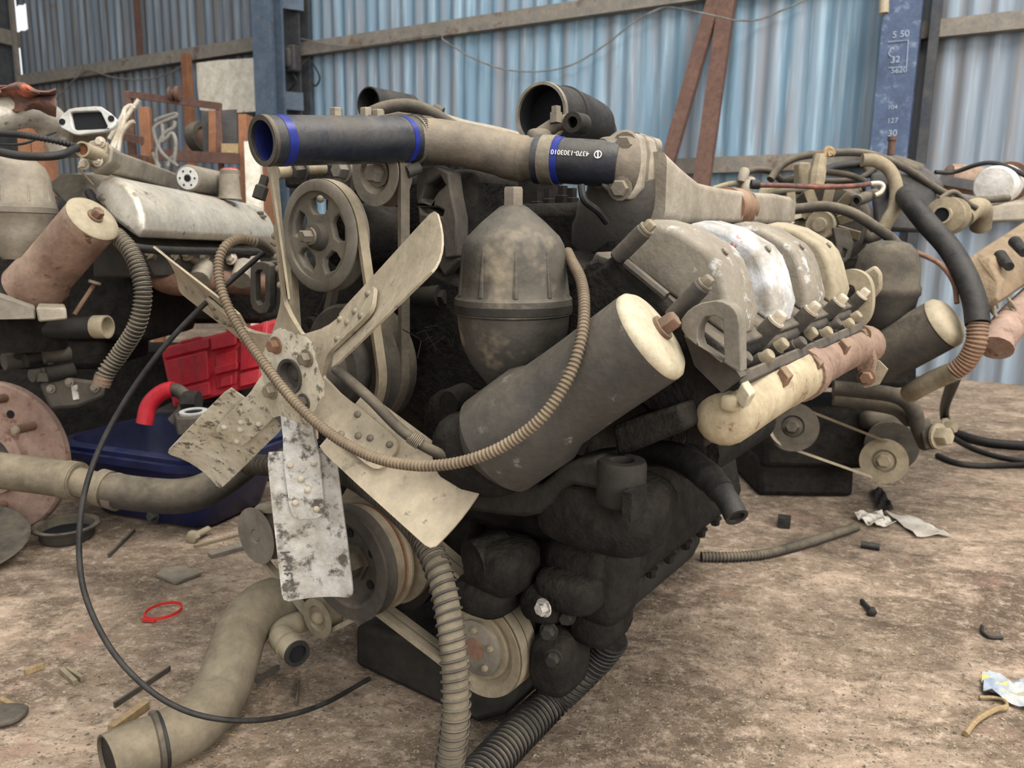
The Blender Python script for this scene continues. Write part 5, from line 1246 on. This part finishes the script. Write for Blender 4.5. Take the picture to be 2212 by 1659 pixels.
rp('tank_top', G().loft([PT([(1860, 345, 2.35), (1930, 338, 2.35), (1990, 360, 2.35), (1990, 385, 2.35), (1870, 385, 2.35)]), PT([(1870, 340, 2.6), (1940, 335, 2.6), (2000, 355, 2.6), (2000, 380, 2.6), (1880, 380, 2.6)])]), 'rubber_dusty', tr, bev=.01)
rp('upright_bolt', G().lathe(P(1924, 335, 2.3), Z3, [(.010, 0), (.010, .04), (.013, .042), (.013, .052)], 12), 'brown_steel', tr)
# thick black hose, ribbed lower end
bh_ = spline(PT([(1925, 395, 2.35), (1948, 415, 2.15), (1972, 445, 2.0), (2005, 485, 1.96), (2050, 535, 1.9), (2085, 595, 1.84), (2105, 650, 1.8), (2112, 700, 1.78)]), 6)
kh = rp('radiator_hose', G().tube(bh_, .0265, 20), 'rubber')
q, rr = corr(spline(PT([(2112, 698, 1.78), (2108, 740, 1.78), (2088, 780, 1.8), (2062, 802, 1.82)]), 8), .0235, .0085, .9)
rp('ribbed_end', G().tube(q, rr, 16), 'rust_bolt', kh)
rp('hose_elbow', G().tube(spline(PT([(2066, 800, 1.82), (2030, 815, 1.86), (1990, 835, 1.9), (1965, 850, 1.95)]), 5), .024, 16), 'dusty_beige', kh)
# thermostat with open neck
tn = P(2033, 464, 2.02); tdx = (P(2085, 470, 2.25)-tn).normalized()
tt = rp('thermostat', G().lathe(tn+tdx*.03, tdx, [(.03, 0), (.048, .005), (.048, .02), (.04, .025), (.04, .07), (.05, .075), (.05, .09)], 24), 'dusty_beige')
rp('thermostat_neck', G().pipe([tn, tn+tdx*.02, tn+tdx*.05], [.024, .022, .022], .005, 22, deep=1), 'cover_beige', tt)
rp('neck_bore', G().tube([tn+tdx*.006, tn+tdx*.018], .0175, 16), 'dark_in', tt)
rp('thermostat_pipe', G().tube(spline(PT([(2080, 470, 2.22), (2105, 450, 2.26), (2120, 455, 2.3), (2118, 490, 2.35)]), 5), .03, 16), 'dusty_beige', tt)
# lower side: belt drive
da, db_ = P(1712, 922, 2.25), P(1909, 996, 2.25); dn_ = (C0-db_).normalized()
for nm, c, r_, m_ in (('drive_pulley', da, .072, 'rubber_dusty'), ('pump_pulley', db_, .066, 'dusty_beige')):
    q = rp(nm, G().lathe(c, -dn_, [(.012, .006), (.03, .006), (.034, 0), (r_, 0), (r_, .006), (r_-.012, .014), (r_, .022), (r_, .026), (.02, .028)], 36), m_)
    rp('pulley_nut', G().hexb(c+dn_*-.004, dn_, .02, .022), m_, q)
vb_ = (db_-da); vbn = vb_.normalized(); pb = dn_.cross(vbn)
circs = []
pts2 = [(.072*math.cos(t), .072*math.sin(t)) for t in [2*math.pi*k/40 for k in range(40)]]+[(vb_.length+.066*math.cos(t), .066*math.sin(t)) for t in [2*math.pi*k/40 for k in range(40)]]
h = hull(pts2); n = len(h); vs = []; fs = []
for i in range(n):
    p_, q_ = V(h[i-1]), V(h[(i+1) % n]); d_ = (q_-p_).normalized(); nn = V((d_.y, -d_.x))
    for s_, e_ in ((-.004, 0), (-.022, 0), (-.018, -.008), (-.008, -.008)):
        vs.append(da+vbn*(h[i][0]+nn.x*e_)+pb*(h[i][1]+nn.y*e_)+dn_*s_)
for i in range(n):
    for k in range(4): fs.append([i*4+k, i*4+(k+1) % 4, ((i+1) % n)*4+(k+1) % 4, ((i+1) % n)*4+k])
rp('drive_belt', G().add(vs, fs), 'belt', ang=50)
rp('pump_body', G().tube(PT([(1925, 965, 2.3), (1940, 930, 2.5)]), .075, 24), 'rubber_dusty')
rp('pump_cap', G().blob(P(1895, 908, 2.4), RT*.05, FW*.05, UP*.032), 'rubber_dusty')
rp('pump_back', G().blob(P(1935, 930, 2.45), RT*.06, FW*.06, UP*.06), 'rubber_dusty')
rp('bracket_arm', G().tube(spline(PT([(1800, 838, 2.1), (1870, 845, 2.08), (1935, 855, 2.05), (1970, 880, 2.05), (1985, 925, 2.08), (2000, 960, 2.12)]), 6), .021, 12), 'rubber_dusty')
rp('bracket_bar', G().tube(spline(PT([(1800, 862, 2.15), (1870, 872, 2.13), (1935, 885, 2.1), (1965, 910, 2.12)]), 5), .018, 12), 'rubber_dusty')
rp('bracket_foot', G().loft([PT([(1985, 915, 2.06), (2008, 900, 2.06), (2035, 945, 2.06), (2030, 970, 2.06), (1998, 972, 2.06)]), PT([(1985, 915, 2.12), (2008, 900, 2.12), (2035, 945, 2.12), (2030, 970, 2.12), (1998, 972, 2.12)])]), 'rubber_dusty', bev=.006)
rp('foot_nut', G().hexb(P(2024, 942, 2.06), -FW+RT*.5, .026, .035), 'cover_beige')
rp('foot_nut', G().hexb(P(2040, 922, 2.1), -FW+RT*.6, .018, .03), 'dusty_beige')
rp('sump', boxpx(1640, 985, 1850, 1030, 2.45, 2.75, .0), 'grime', bev=.02)
rp('lower_case', boxpx(1650, 880, 1900, 990, 2.42, 2.7, .1), 'grime', bev=.02)
# far right engine
TE = thing('truck_engine', 'rusty brown engine with long ribbed cover cut by the right edge', 'engine', V((P(2230, 700, 2.4).x, P(2230, 700, 2.4).y, 0)))
def tp2(name, g, m, par=None, **k): return build(name, g, mt(m), par or TE, **k)
n_ = PT([(2100, 585, 2.05), (2095, 555, 2.08), (2110, 545, 2.1), (2140, 560, 2.02), (2165, 610, 1.98), (2160, 650, 1.96), (2138, 668, 1.98), (2115, 640, 2.0)])
f_ = PT([(2255, 490, 2.6), (2250, 455, 2.62), (2275, 440, 2.62), (2305, 455, 2.55), (2320, 500, 2.5), (2318, 540, 2.5), (2300, 560, 2.5), (2270, 530, 2.55)])
c0 = sum(n_, V())/8
tc_ = tp2('rocker_cover', G().loft([[c0+(p-c0)*.82+(c0-sum(f_, V())/8).normalized()*.012 for p in n_], n_]+[[a.lerp(b, t) for a, b in zip(n_, f_)] for t in (.33, .66)]+[f_]), mat('ochre_dust', '#6f5c47', '#857056', dust='#94836a', damt=.6, rough=.85, scale=10, bump=.4), ang=60, bev=.008)
for x, y in ((2168, 562), (2200, 532)):
    q = tp2('cover_knob', G().tube(PT([(x-8, y-10, 2.06), (x+12, y+14, 1.98)]), [.016, .012], 12), 'rubber', tc_)
q, rr = corr(spline(PT([(2150, 752, 1.95), (2158, 730, 1.97), (2190, 690, 2.05), (2240, 640, 2.2)]), 6), .042, .03, .95)
tp2('exhaust_manifold', G().tube(q, rr, 18), 'rust_disc')
g = G()
tp2('cylinder_block', boxpx(2470, 560, 2650, 720, 2.35, 2.6, .0), 'dark_iron', bev=.02)
for k in range(9):
    x = 2125+random.random()*60; y = 640+random.random()*60
    tp2('hanging_lead', G().tube(spline(PT([(x, y, 2.02), (x+12, y+14, 2.0), (x+8+random.random()*20, y+26, 2.0)]), 4), .004, 6), 'dusty_beige')
# tank, white canister and loose items on top of it
tk = thing('air_tank', 'rusty ribbed tank behind the white canister, far right', 'tank', P(2090, 410, 2.7))
build('shell', G().lathe(P(2042, 382, 2.75), P(2115, 392, 2.75)-P(2042, 382, 2.75), [(.02, 0), (.045, .008), (.05, .03), (.05, .13), (.045, .15)], 24), MT['copper_can'], tk)
build('cradle', G().loft([PT([(2030, 378, 2.68), (2105, 390, 2.68), (2105, 412, 2.68), (2032, 398, 2.68)]), PT([(2030, 378, 2.85), (2105, 390, 2.85), (2105, 412, 2.85), (2032, 398, 2.85)])]), MT['box_dark'], tk)
wc = thing('white_canister', 'white dented canister with rusty end, far right', 'canister', P(2150, 440, 2.45))
build('shell', G().lathe(P(2146, 402, 2.42), (P(2185, 392, 2.55)-P(2146, 402, 2.42)), [(.03, -.004), (.056, 0), (.062, .01), (.062, .09), (.056, .1)], 28), MT['plastic_white'], wc)
build('end_cap', G().ring(P(2178, 393, 2.50), (P(2185, 392, 2.55)-P(2146, 402, 2.42)), [(.05, 0), (.064, 0), (.064, .02), (.05, .02)], 28), MT['rust'], wc)
rp('rear_case', G().loft([PT([(2120, 442, 2.75), (2260, 432, 2.75), (2260, 476, 2.75), (2125, 482, 2.75)]), PT([(2120, 438, 3.0), (2260, 428, 3.0), (2260, 468, 3.0), (2125, 474, 3.0)])]), 'cast_alu', bev=.01)
build('lead', G().tube(spline(PT([(2020, 372, 2.5), (2060, 372, 2.5), (2110, 356, 2.45), (2145, 352, 2.42), (2180, 362, 2.4), (2230, 388, 2.4)]), 6), .007, 8), MT['rubber'], wc)
# wrapped stakes
sk = thing('wrapped_stake', 'cloth-wrapped wooden stake tied with straw between the hoses', 'stake', P(1768, 398, 2.05))
build('wrap', G().tube(spline(PT([(1762, 402, 2.05), (1766, 370, 2.05), (1772, 335, 2.05)]), 5), [.021, .021, .022, .022, .022, .022, .02, .019, .019, .018, .017], 9), MT['dusty_beige'], sk)
build('straw_tie', G().tube(spline(PT([(1780, 338, 2.04), (1784, 322, 2.04), (1796, 322, 2.04), (1800, 333, 2.04), (1788, 326, 2.04), (1792, 338, 2.04)]), 5), .006, 7), MT['wood_pale'], sk)
solo('timber_block', 'short timber block beside the wrapped stake', 'block', boxpx(1727, 350, 1752, 402, 2.1, 2.15), MT['dusty_beige'], bev=.006)
# ================================================================ loose hoses, cable, floor litter
cv = thing('flexible_conduit', 'thin brown ribbed conduit looping across the fan to the filter', 'conduit', P(640, 870, 1.06))
cpth = spline([P(590, 545, 1.17), P(560, 526, 1.15), P(520, 516, 1.13), P(487, 532, 1.11), P(472, 572, 1.10), P(480, 630, 1.09), P(512, 700, 1.08), P(566, 780, 1.06), P(636, 868, 1.03), P(715, 938, 1.0), P(800, 985, .965), P(880, 1004, .935), P(960, 1004, .91), P(1040, 985, .89), P(1110, 950, .875), P(1175, 897, .862), P(1228, 815, .86), P(1256, 730, .87), P(1262, 660, .90), P(1255, 605, .94), P(1234, 562, .98), P(1226, 545, 1.0)], 8)
q, rr = corr(cpth, .0072, .0052, .8)
build('tube', G().tube(q, rr, 12), mat('conduit_plastic', '#5a4d3e', '#6b5d4b', dust='#85765f', damt=.6, rough=.7), cv)
build('cuff', G().tube(cpth[:10], .0078, 12), MT['rubber_dusty'], cv)
cb = solo('black_cable', 'thin black cable swinging in a wide arc left of the fan', 'cable',
          G().tube(spline([P(590, 528, 1.2), P(520, 588, 1.2), P(420, 678, 1.2), P(330, 780, 1.2), P(250, 900, 1.2), P(195, 1020, 1.18), P(172, 1140, 1.16), P(180, 1270, 1.14), P(232, 1390, 1.12), P(310, 1480, 1.1), P(400, 1535, 1.1), P(500, 1556, 1.12), P(600, 1550, 1.18), P(700, 1520, 1.28), fl(798, 1466, .006)], 10), .0042, 10), MT['rubber'])
def wound(name, lbl, path, r, pitch, m, wm, wr=.0019):
    t = thing(name, lbl, 'hose', path[-1])
    build('tube', G().tube(path, r, 22), MT[m], t)
    build('wire_coil', G().tube(helix(path, r+wr*.7, pitch, 16), wr, 6), MT[wm], t)
    return t
p1_ = spline([P(535, 1003, 1.42), P(600, 1006, 1.38), P(680, 1008, 1.33), P(750, 1025, 1.25), P(820, 1068, 1.16), P(885, 1125, 1.08), P(930, 1190, 1.03), P(958, 1270, 1.0), P(974, 1360, .98), P(983, 1450, .97), P(985, 1530, .965), P(977, 1610, .97), P(965, 1690, .98), P(950, 1760, 1.0)], 8)
i0 = int(len(p1_)*.42)
wh1 = wound('wire_wound_hose', 'tall grey wire-wound hose hanging in front of the belt pulleys', p1_, .0165, .0115, 'hose_grey', 'dark_iron')
build('tight_coil', G().tube(helix(p1_[:i0+8], .0172, .0062, 14), .0017, 6), MT['rubber_dusty'], wh1)
p2_ = spline([P(1320, 1375, 1.22), P(1295, 1410, 1.24), P(1255, 1452, 1.25), fl(1190, 1515, .05), fl(1110, 1595, .035), fl(1045, 1665, .03), fl(985, 1730, .03)], 8)
wh2 = wound('wire_wound_hose', 'black to brown wire-wound hose running from compressor to bottom edge', p2_, .0265, .0098, 'rubber_dusty', 'rubber', .0022)
build('oily_sleeve', G().tube(p2_[:15], .0272, 20), MT['rubber'], wh2)
# big elbow pipe
RB = .042
ep_ = spline([fl(232, 1648, .040), fl(300, 1617, .041), fl(370, 1590, .042), fl(430, 1555, .045), P(475, 1500, 1.26), P(500, 1430, 1.30), P(525, 1360, 1.36), P(570, 1310, 1.42), P(640, 1290, 1.48)], 8)
big = thing('elbow_pipe', 'large dusty rubber elbow pipe with open torn end, bottom left', 'pipe', ep_[0])
big.location.z = 0
build('tube', G().pipe(ep_, [.041]*14+[.043]*14+[.045]*20+[.046]*17, .003, 30, deep=8), MT['hose_grey'], big)
build('bore', G().tube([ep_[1], ep_[4]], .0382, 24), MT['rubber'], big)
for i in (9, 10):
    pass
build('band', G().ring(ep_[12], ep_[13]-ep_[12], [(.042, -.002), (.0455, 0), (.0455, .006), (.042, .008)], 30), MT['rubber_dusty'], big)
build('groove', G().ring(ep_[13], ep_[14]-ep_[13], [(.0425, 0), (.0436, .001), (.0436, .005), (.0425, .006)], 30), MT['rubber'], big)
# small hose stub
sp2 = spline([P(642, 1412, 1.30), P(622, 1392, 1.33), P(606, 1374, 1.36), P(612, 1358, 1.39), P(640, 1345, 1.42), P(680, 1335, 1.45)], 6)
sm = thing('hose_stub', 'pale cuffed hose stub with black open end under the belt', 'hose', sp2[0])
build('tube', G().pipe(sp2, [.0215]*6+[.0225]*6+[.020]*19, .005, 24, deep=8), MT['cover_beige'], sm)
build('rim', G().ring(sp2[0], sp2[1]-sp2[0], [(.0155, -.002), (.0222, -.002), (.0225, .002), (.0155, .006)], 26), MT['rubber'], sm)
build('bore', G().tube([sp2[1], sp2[4]], .0165, 20), MT['dark_in'], sm)
build('band', G().ring(sp2[5], sp2[6]-sp2[5], [(.0215, 0), (.0238, 0), (.0238, .004), (.0215, .004)], 26), MT['dusty_beige'], sm)
# ribbed hose on the floor, right
q, rr = corr(spline([fl(1515, 1203, .012), fl(1580, 1203, .012), fl(1650, 1197, .012), fl(1720, 1180, .012), fl(1790, 1158, .012), fl(1850, 1138, .012)], 8), .0135, .009, .85)
solo('ribbed_hose', 'brown ribbed hose lying on the floor right of the engine', 'hose', G().tube(q, rr, 12), MT['rubber_dusty'])
for lbl, pts, r_ in (('thick black hose curling over the floor at the right edge', [P(2062, 815, 2.3), fl(2040, 885, .1), fl(2050, 925, .02), fl(2090, 945, .018), fl(2150, 958, .018), fl(2260, 966, .018)], .019),
                     ('thin black hose on the floor below the thick one', [fl(2050, 940, .01), fl(2095, 965, .01), fl(2150, 985, .01), fl(2260, 1006, .01)], .010),
                     ('glossy black hose nearest the belt pump, right edge', [fl(2025, 984, .011), fl(2065, 1000, .011), fl(2113, 1006, .011), fl(2180, 1005, .011), fl(2260, 1003, .011)], .011)):
    solo('floor_hose', lbl, 'hose', G().tube(spline(pts, 7), r_, 12), MT['rubber'])
# --- litter
def flat(name, lbl, cat, pts, h, m, **k):
    q = [fl(x, y, .003) for x, y in pts]; return solo(name, lbl, cat, G().prism(q, Z3*h), MT[m] if isinstance(m, str) else m, **k)
flat('slate_piece', 'flat grey slate piece on the dirt left of the fan', 'slate', [(337, 1245), (352, 1232), (400, 1226), (412, 1236), (437, 1241), (380, 1263)], .006, 'grey_iron')
solo('steel_strip', 'thin grey strip lying by the tensioner pulley', 'strip', G().beam(fl(453, 1200, .006), fl(525, 1180, .006), Z3, .005, .012), MT['grey_iron'])
rl = [fl(312+40*(1+math.cos(t))+8*math.sin(t), 1323-17*math.sin(t)-10*math.cos(t)*.6, .006) for t in [2*math.pi*k/28 for k in range(28)]]
rdl = thing('red_loop', 'bright red plastic strap loop on the dirt', 'strap', V((rl[0].x, rl[0].y, 0)))
g = G(); vs = []; fs = []
for p in rl: vs += [p, p+Z3*.007, p+Z3*.007+V((.0015, .0015, 0)), p+V((.0015, .0015, 0))]
for i in range(28):
    for k in range(4): fs.append([i*4+k, i*4+(k+1) % 4, ((i+1) % 28)*4+(k+1) % 4, ((i+1) % 28)*4+k])
build('band', G().add(vs, fs), MT['red_strip'], rdl)
build('tail', G().beam(fl(308, 1338, .006), fl(335, 1340, .006), Z3, .003, .004), MT['red_strip'], rdl)
def bolt(lbl, a, b, r, m):
    a, b = V(a), V(b); d = (b-a).normalized()
    t = thing('loose_bolt', lbl, 'bolt', V((a.x, a.y, 0)))
    build('shank', G().tube([a, b], r, 12), MT[m], t); build('head', G().lathe(a, -d, [(r*1.9, -.002), (r*1.9, r*1.4), (r*1.6, r*1.6)], 6), MT[m], t)
bolt('beige hexagon bolt lying beside the navy tray', fl(420, 1158, .016), fl(450, 1143, .016), .009, 'cover_beige')
bolt('small black bolt on the open dirt floor, right', fl(1882, 1320, .009), fl(1862, 1298, .006), .0055, 'rubber')
flat('rubber_block', 'black rubber block with grey top right of the hose end', 'block', [(1680, 1124), (1708, 1127), (1706, 1142), (1680, 1139)], .02, 'rubber')
solo('rubber_stub', 'short black rubber tube near the paper scraps', 'tube', G().tube([fl(1860, 1176, .009), fl(1900, 1182, .009)], .0095, 12), MT['rubber'])
def sheetp(lbl, corners, m, amp, cat='paper', name='paper_scrap', n=9):
    a, b, c, d = [fl(x, y, .006) for x, y in corners]; rows = []
    for i in range(n):
        row = []
        for j in range(n):
            p = a.lerp(b, j/(n-1)).lerp(d.lerp(c, j/(n-1)), i/(n-1))
            p = p+Z3*(amp*(.5+.5*math.sin(i*1.7+j*.9+amp*300))*(.4+.6*random.random()))
            row.append(p)
        rows.append(row)
    return solo(name, lbl, cat, strip(rows, .0012), m if not isinstance(m, str) else MT[m], ang=25)
sheetp('flat grey cardboard scrap on the floor behind the hose', [(1913, 1106), (1990, 1125), (2055, 1158), (1980, 1160)], 'paper', .008)
sheetp('crumpled pale foil scrap left of the cardboard', [(1840, 1115), (1900, 1108), (1935, 1136), (1880, 1140)], 'paper', .02)
sheetp('torn snack bag with blue and yellow print at right edge', [(2118, 1462), (2225, 1478), (2250, 1545), (2125, 1500)], 'paper_blue', .02, 'bag', 'snack_bag')
sheetp('dark oily rag scrap below the belt pump', [(1882, 1060), (1905, 1055), (1930, 1100), (1900, 1108)], 'grime', .01, 'rag', 'oily_rag')
solo('root_twig', 'pale bent root twig on the dirt below the snack bag', 'twig', G().tube(spline([fl(2085, 1585, .006), fl(2110, 1555, .008), (fl(2150, 1532, .008)), fl(2172, 1528, .008), fl(2172, 1515, .01), fl(2150, 1507, .008), fl(2115, 1506, .006)], 6), [.005]*20+[.003]*17, 8), MT['wood_pale'])
solo('seal_ring', 'broken black ring arc on the floor at the right', 'ring', G().tube(spline([fl(2121, 1352, .005), fl(2123, 1366, .005), fl(2138, 1376, .005), fl(2166, 1377, .005)], 6), .0035, 8), MT['rubber'])
solo('flat_stone', 'dark flat stone at the left edge of the dirt', 'stone', G().blob(fl(8, 1545, .008), (.035, 0, 0), (0, .03, 0), (0, 0, .009), .8), MT['dark_iron'])
def chip(lbl, a, b, wd, m, h=.006):
    solo('wood_splinter', lbl, 'splinter', G().beam(fl(*a, h), fl(*b, h), Z3, h*.8, wd), MT[m])
chip('short pale splinter left of the black cable', (54, 1452), (95, 1437), .004, 'wood_pale')
chip('left of two crossed straw splinters', (133, 1447), (163, 1475), .004, 'dusty_beige')
chip('right of two crossed straw splinters', (146, 1446), (178, 1467), .003, 'dusty_beige')
chip('long dark stick crossing under the black cable', (247, 1523), (367, 1443), .002, 'dark_iron')
chip('thick pale wood splinter beside the elbow pipe', (240, 1576), (316, 1521), .007, 'wood_pale', .008)
chip('bent straw at the left edge near the stone', (0, 1512), (54, 1539), .004, 'wood_pale')
chip('dark twig right of the elbow pipe', (553, 1471), (602, 1441), .003, 'dark_iron')
chip('thin dark twig standing near the cable end', (640, 1520), (646, 1475), .002, 'dark_iron')
chip('black stick near the bottom of the navy tray', (235, 1200), (290, 1145), .003, 'dark_iron')
chip('light strip on the dirt behind the pulley', (420, 1180), (515, 1155), .006, 'dusty_beige', .004)
chip('yellow plank edge on the floor at far right', (2120, 768), (2240, 776), .02, 'wood_pale', .012)
# uncountable dirt chips
def litter(name, lbl, n, m, lo, hi, seed, thin=False):
    rnd = random.Random(seed); vs = []; fs = []
    for _i in range(n):
        x = rnd.uniform(-40, 2250); y = 1060+620*(rnd.random()**.8)
        p = fl(x, y); s_ = rnd.uniform(lo, hi)*(1 if rnd.random() < .9 else 1.8); a = rnd.uniform(0, 6.28)
        u_ = V((math.cos(a), math.sin(a), rnd.uniform(-.2, .2)))*s_*(3 if thin else 1); w_ = V((-math.sin(a), math.cos(a), rnd.uniform(-.2, .2)))*s_*(.35 if thin else rnd.uniform(.4, .9)); h_ = V((0, 0, s_*rnd.uniform(.15, .5)))
        o = len(vs); c = p+Z3*s_*.15
        vs += [c+u_, c+w_, c-u_*.8, c-w_*.9, c+h_]
        fs += [[o, o+1, o+4], [o+1, o+2, o+4], [o+2, o+3, o+4], [o+3, o, o+4], [o+3, o+2, o+1, o]]
    o = solo(name, lbl, 'litter', G().add(vs, fs), MT[m]); o['kind'] = 'stuff'
litter('dirt_chips', 'dark crumbs of dirt strewn over the floor', 1500, 'dark_iron', .001, .0036, 1)
litter('pale_chips', 'pale straw and stone chips strewn over the floor', 1500, 'cover_beige', .001, .0034, 2)
litter('straw_bits', 'thin straw bits strewn over the floor', 700, 'wood_pale', .0014, .003, 3, True)
litter('earth_clods', 'brown earth crumbs strewn over the floor', 2600, 'dusty_beige', .001, .0042, 4)
bpy.context.view_layer.update()
